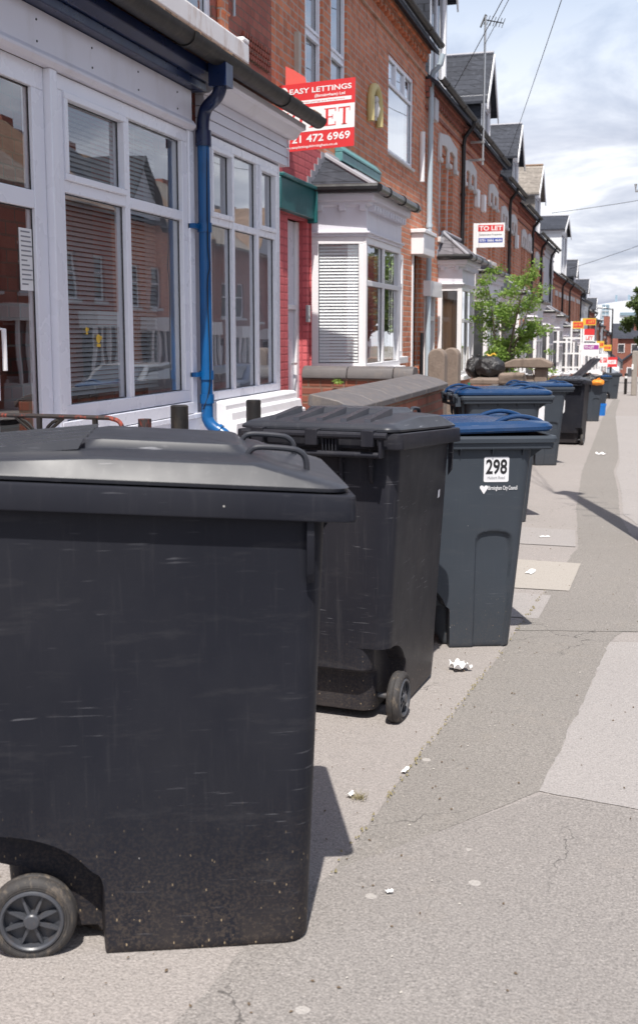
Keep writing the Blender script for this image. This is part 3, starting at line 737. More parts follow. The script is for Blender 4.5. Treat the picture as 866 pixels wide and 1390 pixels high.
# things stuffed into the overflowing bin
def bag(name, loc, r, label, cat, seed, mname='bag', sq=(1, .8, .9), tie=None):
    random.seed(seed); m = MB(); n = 22; rings = []
    for i in range(13):
        a = math.pi * i / 12
        ring = []
        for k in range(n):
            q = 2 * math.pi * k / n
            fl = 1 + .07 * math.sin(q * 2 + seed * 1.7 + i * .5) + .05 * math.sin(q * 3.0 - i * .9 + seed) + random.uniform(-.06, .06)
            rr = math.sin(a) ** (.45 if i < 7 else .62) * r * fl
            ring.append(Vector((loc[0] + rr * math.cos(q) * sq[0], loc[1] + rr * math.sin(q) * sq[1], loc[2] + r * sq[2] * (1 - math.cos(a)))))
        rings.append(ring)
    m.loft(rings, True, True)
    top = Vector((loc[0], loc[1], loc[2] + 2 * r * sq[2] - .02))
    root = empty(name, loc, label, cat)
    b = m.build('bag_body', M[mname], root); sd = b.modifiers.new('s', 'SUBSURF'); sd.levels = 2; sd.render_levels = 2
    tx = bpy.data.textures.new('crumple', 'VORONOI'); tx.noise_scale = r * .8; dp = b.modifiers.new('d', 'DISPLACE'); dp.texture = tx; dp.strength = r * .32; dp.mid_level = .4
    m = MB(); m.tube([top, top + Vector((.02, 0, .04)), top + Vector((.06, -.01, .05)), top + Vector((.09, 0, .03))], [.02, .012, .02, .008], 8)
    m.tube([top, top + Vector((-.03, 0, .03)), top + Vector((-.06, .01, .05))], [.02, .012, .006], 8)
    m.build('tied_neck', M[tie or mname], root); return root
zb = gz(26.9)
bag('rubbish_bag', (-1.2, 26.75, zb + .86), .17, 'black bag bulging from the overflowing bin', 'rubbish bag', 2, sq=(1.3, 1, .8))
bag('rubbish_bag', (-.98, 26.7, zb + .88), .11, 'orange bag on the front edge of the overflowing bin', 'rubbish bag', 5, 'orange_plastic', sq=(1.6, 1, .6))
bag('rubbish_bag', (-1.25, 33.2, gz(33) + 1.03), .13, 'pale bag lying on the lid of the small far bin', 'rubbish bag', 8, 'paper', sq=(1.4, 1, .5))
# blue caddy by the far bin
root = empty('recycling_box', (-.98, 30.2, gz(30.2)), 'bright blue recycling box standing beside the far bins', 'box')
m = MB(); z = gz(30.2)
def taper_box(m, x, y, z, a, b, h, k=1.15, wall=.012):
    r0 = [Vector((x + i * a, y + j * b, z)) for i, j in ((-1, -1), (1, -1), (1, 1), (-1, 1))]
    r1 = [Vector((x + i * a * k, y + j * b * k, z + h)) for i, j in ((-1, -1), (1, -1), (1, 1), (-1, 1))]
    r2 = [Vector((x + i * (a * k - wall), y + j * (b * k - wall), z + h)) for i, j in ((-1, -1), (1, -1), (1, 1), (-1, 1))]
    r3 = [Vector((x + i * (a - wall), y + j * (b - wall), z + .02)) for i, j in ((-1, -1), (1, -1), (1, 1), (-1, 1))]
    m.loft([r0, r1, r2, r3], True, True, False)
taper_box(m, -.98, 30.2, z, .12, .2, .3); m.build('box_body', M['blue_plastic'], root)
m = MB(); m.box(-1.125, -.835, 29.97, 29.985, z + .26, z + .31); m.box(-1.125, -.835, 30.415, 30.43, z + .26, z + .31); m.build('box_handle', M['blue_plastic'], root)

exec_parts = []
# ------------------------------------------------------------------ windows, walls
XW = -3.45
def wall_holes(m, F, u0, u1, v0, v1, holes, depth=.1):
    """flat wall face with rectangular holes, and their reveals; F.n is outwards"""
    us = sorted(set([u0, u1] + [h[0] for h in holes] + [h[1] for h in holes])); vs = sorted(set([v0, v1] + [h[2] for h in holes] + [h[3] for h in holes]))
    for a, b in zip(us[:-1], us[1:]):
        for c, d in zip(vs[:-1], vs[1:]):
            if any(h[0] <= (a + b) / 2 <= h[1] and h[2] <= (c + d) / 2 <= h[3] for h in holes): continue
            m.quad(F.p(a, c, 0), F.p(b, c, 0), F.p(b, d, 0), F.p(a, d, 0))
    for a, b, c, d in [h[:4] for h in holes]:
        for p, q in (((a, c), (b, c)), ((b, c), (b, d)), ((b, d), (a, d)), ((a, d), (a, c))):
            m.quad(F.p(p[0], p[1], 0), F.p(q[0], q[1], 0), F.p(q[0], q[1], -depth), F.p(p[0], p[1], -depth))
def window(F, w, h, parent, mull=(), trans=(), fm='upvc', gm='glass', t=.055, dep=.07, name='window', sash=False, blind=None, cur=None, sill=None, lights=None, bev=.004, back=None, n0=-.09):
    """frame with panes; origin F at lower left corner of the opening; n0 = frame front relative to the wall plane"""
    m = MB(); f0, f1 = n0 - dep, n0
    m.fbox(F, 0, w, 0, t, f0, f1); m.fbox(F, 0, w, h - t, h, f0, f1); m.fbox(F, 0, t, t, h - t, f0, f1); m.fbox(F, w - t, w, t, h - t, f0, f1)
    U = [0] + list(mull) + [w]; V = [0] + list(trans) + [h]
    tt = t * .8
    for u in mull: m.fbox(F, u - tt / 2, u + tt / 2, t, h - t, f0, f1 - .004)
    for i in range(len(U) - 1):
        a = (U[i] + tt / 2 if i else t); b = (U[i + 1] - tt / 2 if i < len(U) - 2 else w - t)
        for v in trans: m.fbox(F, a, b, v - tt / 2, v + tt / 2, f0, f1 - .003)
    fo = m.build(name, M[fm], parent, bevel=bev)
    # opening casement rims on request
    for i in range(len(U) - 1):
        for j in range(len(V) - 1):
            a = (U[i] + tt / 2 if i else t); b = (U[i + 1] - tt / 2 if i < len(U) - 2 else w - t)
            c = (V[j] + tt / 2 if j else t); d = (V[j + 1] - tt / 2 if j < len(V) - 2 else h - t)
            if lights and (i, j) in lights:
                mm = MB(); k = .035
                for q in ((a, b, c, c + k), (a, b, d - k, d), (a, a + k, c + k, d - k), (b - k, b, c + k, d - k)): mm.fbox(F, q[0] + .002 * (q[0] == a), q[1] - .002 * (q[1] == b), q[2], q[3], f0 + .02, f1 + .012)
                mm.build('casement', M[fm], fo, bevel=.004)
                a += k; b -= k; c += k; d -= k
            g = MB(); nn = (f0 + f1) / 2 + .004
            g.quad(F.p(a - .004, c - .004, nn), F.p(b + .004, c - .004, nn), F.p(b + .004, d + .004, nn), F.p(a - .004, d + .004, nn))
            g.build('pane', M[gm], fo, recalc=False)
            gk = MB(); k = .006
            if gm == 'glass':
                for q in ((a, b, c, c + k), (a, b, d - k, d), (a, a + k, c + k, d - k), (b - k, b, c + k, d - k)): gk.fbox(F, q[0], q[1], q[2], q[3], nn + .001, nn + .006)
                gk.build('gasket', M['black_plastic'], fo)
    if blind:
        bmn = 'blind' if h < 1.6 else 'blind_dull'
        mb = MB(); z0, z1, pitch, bn = blind[:4]
        v = z0
        while v < z1:
            mb.add([F.p(t, v, bn + .006), F.p(w - t, v, bn + .006), F.p(w - t, v + pitch * .78, bn - .008), F.p(t, v + pitch * .78, bn - .008)], [(0, 1, 2, 3)])
            v += pitch
        for u in (w * .22, w * .78): mb.fbox(F, u, u + .003, z0, z1, bn, bn + .002)
        mb.build('blind', M[bmn], fo, recalc=False)
    if cur:
        mc = MB(); n = 60; u0, u1, nn, cm = cur
        top = [F.p(u0 + (u1 - u0) * i / n, h - t, nn + .02 * math.sin(i * 1.3)) for i in range(n + 1)]; bot = [F.p(u0 + (u1 - u0) * i / n, t * .5, nn + .02 * math.sin(i * 1.3 + .2)) for i in range(n + 1)]
        mc.loft([bot, top], False, False, True, False); mc.build('curtain', M[cm], fo, recalc=False)
    if sill:
        ms = MB(); ms.fbox(F, -sill[1], w + sill[1], -sill[0], 0, f0, sill[2]); ms.build('sill', M[sill[3]], fo, bevel=.008)
    return fo
def FX(x, y, z): return Fr((x, y, z), (0, 1, 0), (1, 0, 0))      # a face towards the road
def pipe(name, pts, r, mname, parent, brackets=(), bx=.03):
    m = MB().tube(pts, r, 14)
    for z in brackets:
        p = min(pts, key=lambda q: abs(q[2] - z)); m.tube([(pts[0][0], pts[0][1], z - .025), (pts[0][0], pts[0][1], z + .025)], r * 1.22, 14); m.box(pts[0][0] - r - bx, pts[0][0], pts[0][1] - .012, pts[0][1] + .012, z - .012, z + .012)
    return m.build(name, M[mname], parent)
def gutter(name, x, y0, y1, z, parent, mname='iron', r=.06, step=1.8):
    m = MB(); n = 10
    prof = [(r * math.cos(math.pi + math.pi * i / n), r * math.sin(math.pi + math.pi * i / n)) for i in range(n + 1)]
    inner = [(a * .88, b * .88) for a, b in prof][::-1]
    P = prof + inner
    m.loft([[Vector((x + a, y, z + b)) for a, b in P] for y in (y0, y1)], True, True, False)
    y = y0 + .5
    while y < y1:
        m.loft([[Vector((x + a * 1.12, yy, z + b * 1.12)) for a, b in prof] + [Vector((x + a * .9, yy, z + b * .9 + .002)) for a, b in prof[::-1]] for yy in (y, y + .05)], True, True, False); y += step
    return m.build(name, M[mname], parent)
def shell(root, Y0, Y1, zb, eave, xw=XW, depth=7.5, holes=(), mat='brick', zsplit=None, mat_low=None, gables='brick_far', ridge=2.7, roofm='slate', inside=True, over=.22):
    """house body: front wall with holes, side and back walls; pitched roof"""
    F = FX(xw, 0, 0)
    if zsplit is None:
        m = MB(); wall_holes(m, F, Y0, Y1, zb, eave, list(holes)); m.build('front_wall', M[mat], root, recalc=False)
    else:
        lo = [(a, b, c, min(d, zsplit)) for a, b, c, d in holes if c < zsplit]; hi = [(a, b, max(c, zsplit), d) for a, b, c, d in holes if d > zsplit]
        m = MB(); wall_holes(m, F, Y0, Y1, zsplit, eave, hi); m.build('front_wall', M[mat], root, recalc=False)
        m = MB(); wall_holes(m, F, Y0, Y1, zb, zsplit, lo); m.build('painted_wall', M[mat_low], root, recalc=False)
    x1 = xw - depth; xm = xw - depth / 2
    m = MB()
    for y in (Y0, Y1):
        e = .001 if y == Y0 else -.001
        m.add([(xw, y + e, zb), (x1, y + e, zb), (x1, y + e, eave), (xm, y + e, eave + ridge), (xw, y + e, eave)], [(0, 1, 2, 3, 4)])
    m.quad((x1, Y0, zb), (x1, Y1, zb), (x1, Y1, eave), (x1, Y0, eave))
    m.build('gable_wall', M[gables], root, recalc=False)
    if inside:
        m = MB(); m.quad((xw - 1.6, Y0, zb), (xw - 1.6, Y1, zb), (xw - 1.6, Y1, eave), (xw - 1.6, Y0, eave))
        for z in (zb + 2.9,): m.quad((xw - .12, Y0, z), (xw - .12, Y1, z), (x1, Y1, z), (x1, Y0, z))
        m.build('room', M['inside'], root, recalc=False)
    m = MB(); s = ridge / (depth / 2)
    a = (xw + over, eave - over * s + .05); b = (xm, eave + ridge + .05); c = (x1 - over, eave - over * s + .05); th = .07
    m.prism([(a[0], Y0 + .003, a[1]), (b[0], Y0 + .003, b[1]), (c[0], Y0 + .003, c[1]), (c[0], Y0 + .003, c[1] - th), (b[0], Y0 + .003, b[1] - th), (a[0], Y0 + .003, a[1] - th)], (0, Y1 - Y0 - .006, 0))
    m.build('roof', M[roofm], root)
def cornice(root, Y0, Y1, z, xw=XW, mat='brick_dark', dent=True):
    m = MB()
    m.box(xw - .02, xw + .05, Y0, Y1, z - .10, z - .02); m.box(xw - .02, xw + .09, Y0, Y1, z - .02, z + .08)
    m.box(xw - .02, xw + .035, Y0, Y1, z - .36, z - .31)
    if dent:
        y = Y0 + .05
        while y < Y1 - .1: m.box(xw - .02, xw + .06, y, y + .11, z - .18, z - .101); y += .22
    return m.build('cornice', M[mat], root)
def dormer(root, Y0, Y1, zb, zw, zp, xf=-3.9, deep=3.2, cheek='slate', roofm='slate', fm='white_paint'):
    m = MB(); ym = (Y0 + Y1) / 2
    m.add([(xf, Y0, zb), (xf, Y0, zw), (xf - deep, Y0, zw), (xf - deep, Y0, zb), (xf, Y1, zb), (xf, Y1, zw), (xf - deep, Y1, zw), (xf - deep, Y1, zb)], [(0, 1, 2, 3), (4, 7, 6, 5), (3, 2, 6, 7)])
    d = m.build('dormer', M[cheek], root)
    m = MB(); F = FX(xf, 0, 0); wall_holes(m, F, Y0, Y1, zb, zw, [(Y0 + .12, Y1 - .12, zb + .25, zw - .12)])
    m.add([(xf, Y0, zw), (xf, Y1, zw), (xf, ym, zp - .05)], [(0, 1, 2)]); m.build('dormer_front', M[fm], d, recalc=False)
    wF = FX(xf, Y0 + .12, zb + .25); w = Y1 - Y0 - .24; h = zw - .37 - zb
    mm = MB(); t = .06
    for q in ((0, w, 0, t), (0, w, h - t, h), (0, t, t, h - t), (w - t, w, t, h - t), (w / 2 - .03, w / 2 + .03, t, h - t)): mm.fbox(wF, q[0], q[1], q[2], q[3], -.08, -.03)
    mm.build('dormer_window', M['upvc'], d)
    g = MB(); g.quad(wF.p(t, t, -.06), wF.p(w - t, t, -.06), wF.p(w - t, h - t, -.06), wF.p(t, h - t, -.06)); g.build('pane', M['glass_far'], d, recalc=False)
    m = MB(); o = .16; sl = (zp - zw) / (ym - Y0); zlo = zw - o * sl
    for (ya, yb) in ((Y0 - o, ym), (Y1 + o, ym)):
        m.prism([(xf + o, ya, zlo), (xf + o, yb, zp), (xf - deep, yb, zp), (xf - deep, ya, zlo)], (0, 0, .06))
    m.build('dormer_roof', M[roofm], d)
    m = MB()
    for (ya, yb) in ((Y0 - o, ym), (Y1 + o, ym)):
        m.prism([(xf + o + .002, ya, zlo - .14), (xf + o + .002, yb, zp - .14), (xf + o + .002, yb, zp + .03), (xf + o + .002, ya, zlo + .03)], (.03, 0, 0))
    m.box(xf - deep, xf + o, Y0 - .05, Y0 - .02, zw - .17, zw - .0)
    m.build('bargeboard', M['white_paint'], d)
    m = MB().tube([(xf + o, ym, zp + .07), (xf - deep, ym, zp + .07)], .045, 8); m.build('ridge_tile', M['tile'] if roofm != 'slate' else M['lead'], d)
    return d
def lintel(root, ya, yb, zt, xw=XW, h=.36, plainer=False):
    """painted stone head over a pair of sashes, with stepped ends and a keystone"""
    m = MB(); F = FX(xw, ya, 0); w = yb - ya; z0 = zt - h
    if plainer:
        m.fbox(F, -.02, w + .02, z0 - .005, z0 + .2, .0, .03); return m.build('window_head', M['stone_lintel'], root)
    m.fprism(F, [(-.10, z0 - .12), (.12, z0 - .12), (.12, z0 + .1), (w * .3, z0 + .14), (w / 2 - .09, z0 + .1), (w / 2 - .09, z0 - .12), (w / 2 + .09, z0 - .12), (w / 2 + .09, z0 + .1), (w * .7, z0 + .14), (w - .12, z0 + .1), (w - .12, z0 - .12), (w + .1, z0 - .12), (w + .1, z0 + .1), (w + .04, zt - .08), (w / 2 + .1, zt), (w / 2 - .1, zt), (-.04, zt - .08), (-.1, z0 + .1)], .0, .045)
    m.fbox(F, w / 2 - .11, w / 2 + .11, z0 - .2, z0 - .121, .0, .09); m.fbox(F, -.12, .12, z0 - .2, z0 - .121, 0, .07); m.fbox(F, w - .12, w + .12, z0 - .2, z0 - .121, 0, .07)
    return m.build('window_head', M['stone_lintel'], root, bevel=.01)
def sash_pair(root, ya, yb, z0, z1, gm='glass_far', xw=XW):
    w = (yb - ya); s = .2
    H = []
    for a in (ya + .12, ya + w / 2 + .09):
        ww = w / 2 - .21
        window(FX(xw, a, z0), ww, z1 - z0, root, trans=((z1 - z0) * .5,), gm=gm, t=.05, sill=(.09, .06, .05, 'stone_lintel'), bev=0)
        H.append((a, a + ww, z0, z1))
    return H
def holes_pair(ya, yb, z0, z1):
    w = yb - ya; return [(a, a + w / 2 - .21, z0, z1) for a in (ya + .12, ya + w / 2 + .09)]

def bay(root, y0, y1, xf, z_sill, z_top, z_cor, z_apex, zg, fm='white_paint', gm='glass_far', roofm='slate', cant=.08, side_blind=False, trans=.62, flat_to=None, plinth='brick', cur=None, near_cur=None):
    """square bay, its cheeks very slightly canted"""
    A = Vector((XW, y0 - cant, 0)); B = Vector((xf, y0, 0)); C = Vector((xf, y1, 0)); D = Vector((XW, y1 + cant, 0))
    sides = []
    for P, Q in ((A, B), (B, C), (C, D)):
        u = (Q - P); l = u.length; u.normalize(); n = Vector((u.y, -u.x, 0)); sides.append((P, u, n, l))
    b = MB(); 
    for P, u, n, l in sides:
        F = Fr((P.x, P.y, 0), u, n); b.quad(F.p(0, zg - .3, 0), F.p(l, zg - .3, 0), F.p(l, z_sill - .08, 0), F.p(0, z_sill - .08, 0))
    b.quad(A + Vector((0, 0, z_sill - .08)), B + Vector((0, 0, z_sill - .08)), C + Vector((0, 0, z_sill - .08)), D + Vector((0, 0, z_sill - .08)))
    by = b.build('bay', M[plinth], root, recalc=False)
    m = MB(); pts = [A, B + Vector((.06, -.06, 0)), C + Vector((.06, .06, 0)), D]; m.prism([p + Vector((0, 0, z_sill - .08)) for p in pts], (0, 0, .08)); m.build('bay_sill', M['white_paint'], by, bevel=.008)
    h = z_top - z_sill
    for i, (P, u, n, l) in enumerate(sides):
        F = Fr((P.x, P.y, z_sill), u, n)
        if i == 1:
            k = .0; w = l
            window(F, l, h, root, mull=(l / 2,) if l < 2.5 else (l / 3, 2 * l / 3), trans=(h * trans,), fm=fm, gm=gm, t=.07, n0=-.005, dep=.08, name='bay_window', cur=cur, bev=.004)
        else:
            window(F, l - .012, h, root, trans=(), fm=fm, gm=gm, t=.075 if fm == 'white_paint' else .06, n0=-.006, dep=.078, name='bay_window', blind=(.02, h - .05, .034, -.078) if side_blind and i == 0 else None, cur=near_cur if i == 0 else None)
    m = MB(); e = .02
    def ring(g, z): return [Vector((XW, A.y - g, z)), Vector((B.x + g, B.y - g, z)), Vector((C.x + g, C.y + g, z)), Vector((XW, D.y + g, z))]
    rs = [ring(.012, z_top), ring(.012, z_top + .03), ring(.035, z_top + .035), ring(.035, z_top + .055), ring(.0, z_top + .06), ring(.0, z_cor - .16), ring(.05, z_cor - .14), ring(.05, z_cor - .11), ring(.09, z_cor - .10), ring(.10, z_cor)]
    m.loft(rs, True, True, False)
    P, u, n, l = sides[1]; F = Fr((P.x, P.y, 0), u, n); q = .06
    while q < l - .06: m.fbox(F, q, q + .06, z_cor - .2, z_cor - .139, .0, .07); q += .13
    P, u, n, l = sides[0]; F = Fr((P.x, P.y, 0), u, n)
    for q in (.05, .3, .52):
        if q < l - .05: m.fbox(F, q, q + .07, z_cor - .2, z_cor - .139, .0, .06)
    m.build('bay_cornice', M['cream_panel' if fm == 'white_paint' else 'upvc'], root, bevel=.004)
    m = MB(); g = .12; yy1 = flat_to or y1 + cant + g
    za = z_cor + .03
    ap0 = Vector((XW, y0 + .42, z_apex)); ap1 = Vector((XW, (y1 - .42) if not flat_to else flat_to, z_apex))
    a = Vector((XW, y0 - cant - g, za)); b = Vector((xf + g, y0 - g, za)); c = Vector((xf + g, yy1, za)); d = Vector((XW, yy1, za))
    m.add([a, b, c, d, ap0, ap1, a + Vector((0, 0, -.03)), b + Vector((0, 0, -.03)), c + Vector((0, 0, -.03)), d + Vector((0, 0, -.03))], [(0, 1, 4), (1, 2, 5, 4), (2, 3, 5), (6, 7, 1, 0), (7, 8, 2, 1), (8, 9, 3, 2), (6, 9, 8, 7)])
    m.build('bay_roof', M[roofm], root)
    m = MB(); m.tube([b + Vector((0, 0, .01)), ap0 + Vector((0, 0, .02))], .03, 8); m.tube([ap0 + Vector((.02, 0, .02)), ap1 + Vector((.02, 0, .02))], .04, 8)
    if not flat_to: m.tube([c + Vector((0, 0, .01)), ap1 + Vector((0, 0, .02))], .035, 8)
    # stepped flashing
    for k in range(5):
        f = k / 5; p = a.lerp(ap0, f); m.box(XW - .01, XW + .012, p.y - .04, p.y + .09, p.z + .0, p.z + .12)
    m.build('lead_flashing', M['lead'], root)
    m = MB(); r = .05; z = z_cor + .02
    path = [Vector((XW + .02, y0 - cant - g, z)), Vector((xf + g + .03, y0 - g - .01, z)), Vector((xf + g + .03, yy1, z))]
    for p, q in zip(path[:-1], path[1:]): m.tube([p, q], r, 10)
    q = y0 + .3
    while q < yy1: m.tube([(xf + g + .03, q, z), (xf + g + .03, q + .05, z)], r * 1.2, 10); q += .75
    m.build('bay_gutter', M['black_plastic'], root)
    return by

# ------------------------------------------------------------------ HOUSE A (nearest): white front extension
gA = gz(6)
A_ = empty('terraced_house', (XW, 6, gA), 'nearest house with white panelled shopfront-like bays and a blue downpipe', 'house', 'terraced houses down the left side')
holesA = [(8.05, 8.93, 4.0, 5.3), (5.6, 6.9, 4.0, 5.3), (7.0, 8.0, 4.0, 5.3)]
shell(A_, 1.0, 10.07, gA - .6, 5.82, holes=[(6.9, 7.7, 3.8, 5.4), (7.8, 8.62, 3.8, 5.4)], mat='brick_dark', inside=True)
cornice(A_, 1.0, 10.07, 5.70)
gutter('gutter', XW + .25, 1.0, 10.07, 5.80, A_)
for a, w in ((6.9, .80), (7.8, .82)):
    window(FX(XW, a, 3.8), w, 1.6, A_, trans=(.75,), gm='glass', t=.07, n0=-.03, cur=(.05, w - .05, -.25, 'curtain'))
m = MB(); m.box(XW + .0, XW + .045, 8.68, 8.86, 3.8, 5.5); m.box(XW, XW + .07, 8.66, 8.88, 4.08, 4.13); m.box(XW, XW + .06, 8.67, 8.87, 3.93, 3.96); m.build('brick_pier', M['brick'], A_, bevel=.02)
# big painted stone sill
m = MB(); F = FX(XW, 0, 0)
m.prism([(XW, 5.2, 3.58), (XW + .15, 5.2, 3.58), (XW + .15, 5.2, 3.74), (XW + .02, 5.2, 3.80), (XW, 5.2, 3.80)], (0, 9.06 - 5.2, 0))
for y in (8.92, 7.0): m.box(XW + .02, XW + .152, y, y + .142, 3.74, 3.785)
m.build('stone_sill', M['old_white'], A_, bevel=.015)
m = MB()
for k in range(4):                       # decorative moulded brick band
    z = 3.72 + k * .055
    y = 9.25
    while y < 9.95: m.box(XW, XW + .03, y + (k % 2) * .03, y + .035 + (k % 2) * .03, z, z + .045); y += .062
m.build('moulded_brick_band', M['brick_dark'], A_, bevel=.006)
pipe('cable_pipe', [(XW + .03, 9.02, 3.98), (XW + .03, 9.02, 5.75)], .012, 'grey_pipe', A_)
# ground-floor projecting front
XF = -2.86
ZS = .86; ZT = 2.61
fA = 'upvc'
# door leaf at far left
m = MB(); F = FX(XF, 0, 0)
door = MB(); D0, D1 = 3.9, 4.93
window(FX(XF, D0, gA + .1), D1 - D0, ZT - gA - .1, A_, trans=(2.05,), mull=(.5,), t=.11, n0=-.02, dep=.06, name='door', lights=None)
m = MB(); m.box(XF - .02, XF + .015, 4.35, 4.40, 1.0, 1.38); m.tube([(XF + .01, 4.375, 1.33), (XF + .06, 4.375, 1.33), (XF + .06, 4.375, 1.14)], .012, 8); m.build('door_handle', M['white_paint'], A_, bevel=.006)
m = MB(); m.fbox(FX(XF - .045, 4.70, 0), 0, .13, 1.52, 1.82, 0, .002); pn = m.build('window_notice', M['paper'], A_)
m = MB(); Fn = FX(XF - .043, 4.70, 0)
random.seed(5)
for k in range(12): m.fbox(Fn, .012, .012 + random.uniform(.05, .10), 1.80 - k * .023, 1.807 - k * .023, .001, .0018)
m.build('printed_lines', M['ink_grey'], pn)
# posts between
m = MB(); m.box(XF - .14, XF + .02, 4.935, 5.00, ZS - .1, ZT); m.build('mullion_post', M['upvc'], A_, bevel=.006)
m = MB(); m.box(XF - .14, XF + .015, 6.66, 6.74, .76, ZT); m.build('mullion_post', M['upvc'], A_, bevel=.006)
wf = window(FX(XF, 5.005, ZS), 1.65, ZT - ZS - .005, A_, mull=(.80,), trans=(1.20,), t=.075, n0=0, dep=.08, name='window', blind=(.10, 1.70, .027, -.20), lights=[(0, 1)])
m = MB()
for (u, v) in ((.44, .42), (.31, .47)):
    c = FX(XF - .028, 5.005 + u, ZS + v); s = .05 if u > .4 else .028
    m.lathe(c, [(s * .5, .0), (s * .5, .001)], 14); m.fbox(c, -s * .4, s * .45, -s * .9, -s * .55, 0, .001); m.fbox(c, s * .3, s * .8, -.005, s * .3, 0, .001)
m.build('yellow_sticker', M['board_yellow'], A_)
# interior curtain post and kettle-like clutter behind the glass
m = MB(); m.box(XF - .6, XF - .5, 6.2, 6.3, ZS - .2, ZT); m.box(XF - 1.4, XF - .4, 5.0, 6.6, ZS - .06, ZS - .02); m.build('worktop', M['inside'], A_)
m = MB(); m.box(XF - .05, XF + .012, 3.0, 6.90, gA - .2, .74); m.box(XF - .05, XF + .03, 3.0, 6.9, .742, .775); m.box(XF - .05, XF + .022, 4.95, 6.66, .78, .855); m.build('lower_panel', M['upvc'], A_, bevel=.004)
# window with three lights
wf = window(FX(XF, 7.0, .84), 1.50, 2.65 - .84 - .005, A_, mull=(.50, 1.02), trans=(1.24,), t=.06, n0=0, dep=.08, name='window', lights=[(0, 1), (2, 1)], cur=(.05, 1.45, -.5, 'curtain'))
m = MB(); m.box(XF - .14, XF + .0, 6.90, 6.995, .6, 2.66); m.build('mullion_post', M['cream_panel'], A_, bevel=.004)
m = MB(); F = FX(XF, 0, 0)
prof = [(0, .835), (.10, .835), (.12, .815), (.12, .77), (.16, .765), (.17, .70), (.20, .69), (.20, .60), (0, .60)]
m.prism([(XF - .05 + a if a == 0 else XF + a, 6.98, z) for a, z in prof], (0, 1.62, 0)); m.build('moulded_sill', M['white_paint'], A_, bevel=.008)
m = MB(); m.box(XF - .12, XF - .001, 6.9, 8.54, gA - .3, .60); m.box(XW, XF - .12, 8.50, 8.54, gA - .3, .84); m.build('bay_base', M['white_render'], A_)
# return wall of the extension (facing away)
m = MB(); m.box(XW, XF - .002, 8.515, 8.54, .84, 3.0); m.build('return_panel', M['upvc'], A_)
# fascia boards above
m = MB(); m.box(XF - .1, XF + .03, 3.0, 6.68, ZT + .05, 2.855); m.prism([(XF - .02, 3.0, ZT), (XF + .03, 3.0, ZT), (XF + .05, 3.0, ZT + .02), (XF + .05, 3.0, ZT + .035), (XF + .031, 3.0, ZT + .06), (XF - .02, 3.0, ZT + .06)], (0, 3.70, 0))
fb = m.build('fascia_panel', M['cream_panel'], A_, bevel=.004)
m = MB()
for y in (4.8, 5.35, 5.9, 6.45):
    for z in (2.70, 2.80): m.lathe(FX(XF + .03, y + (z > 2.8) * .1, z), [(.006, 0), (.006, .003)], 8)
m.build('screw_head', M['iron'], fb)
m = MB()
for k in range(3): 
    z = 2.66 + k * .075; m.prism([(XF - .04, 6.9, z), (XF + .03, 6.9, z), (XF + .022, 6.9, z + .070), (XF - .04, 6.9, z + .070)], (0, 1.78, 0))
m.box(XF + .031, XF + .038, 8.66, 8.68, 2.66, 2.88)
m.build('weatherboard', M['cream_panel'], A_, bevel=.002)
m = MB(); m.prism([(XF - .04, 6.9, 2.883), (XF + .06, 6.9, 2.883), (XF + .09, 6.9, 2.90), (XF + .12, 6.9, 2.945), (XF + .16, 6.9, 2.955), (XF + .16, 6.9, 3.0), (XF - .04, 6.9, 3.0)], (0, 1.85, 0)); m.build('soffit_moulding', M['cream_panel'], A_, bevel=.004)
m = MB(); m.box(XF - .1, XF + .10, 3.0, 6.76, 2.857, 2.91); m.prism([(XF - .1, 3.0, 2.91), (XF + .12, 3.0, 2.91), (XF + .16, 3.0, 2.95), (XF + .16, 3.0, 3.01), (XF - .1, 3.0, 3.01)], (0, 3.76, 0)); m.build('navy_fascia', M['navy'], A_, bevel=.006)
gutter('gutter', XF + .235, 2.0, 8.86, 3.055, A_, r=.072)
# lean-to roof with tiles poking over the gutter
m = MB(); m.prism([(XF + .17, 2.0, 3.02), (XW, 2.0, 3.44), (XW, 2.0, 3.50), (XF + .17, 2.0, 3.08)], (0, 6.9, 0)); m.build('lean_to_roof', M['tile'], A_)
m = MB(); y = 2.0; random.seed(12)
while y < 8.85:
    r_ = random.uniform(-.006, .006)
    m.prism([(XF + .255 + r_, y, 3.075 + r_), (XF - .1, y, 3.235 + r_), (XF - .1, y, 3.255 + r_), (XF + .255 + r_, y, 3.095 + r_)], (0, .165, 0)); y += .172
m.build('eaves_tile', M['tile'], A_)
# swan-neck hopper and blue downpipe
yp = 6.77
P = smooth([Vector(p) for p in ((XF + .235, yp - .10, 3.0), (XF + .235, yp - .10, 2.88), (XF + .20, yp - .08, 2.81), (XF + .10, yp - .01, 2.76), (XF + .07, yp, 2.68), (XF + .07, yp, 2.55))])
m = MB().tube(P, .042, 14); m.box(XF + .175, XF + .295, yp - .16, yp - .04, 2.86, 3.0); m.tube([(XF + .07, yp, 2.62), (XF + .07, yp, 2.52)], .052, 14)
m.build('swan_neck', M['navy'], A_)
P = smooth([Vector(p) for p in ((XF + .07, yp, 2.6), (XF + .07, yp, 1.5), (XF + .07, yp, .84), (XF + .08, yp, .72), (XF + .14, yp, .66), (XF + .20, yp, .62), (XF + .21, yp, .52), (XF + .21, yp, .2))])
m = MB().tube(P, .040, 16)
for z in (2.0, 1.03, .87): m.tube([(XF + .07, yp, z - .03), (XF + .07, yp, z + .03)], .048, 16)
m.box(XF - .0, XF + .05, yp - .11, yp + .02, 1.02, 1.05); m.box(XF, XF + .05, yp - .11, yp + .02, 1.99, 2.02)
m.tube([(XF + .14, yp, .66), (XF + .16, yp, .648)], .05, 16)
m.build('downpipe', M['blue_pipe'], A_)
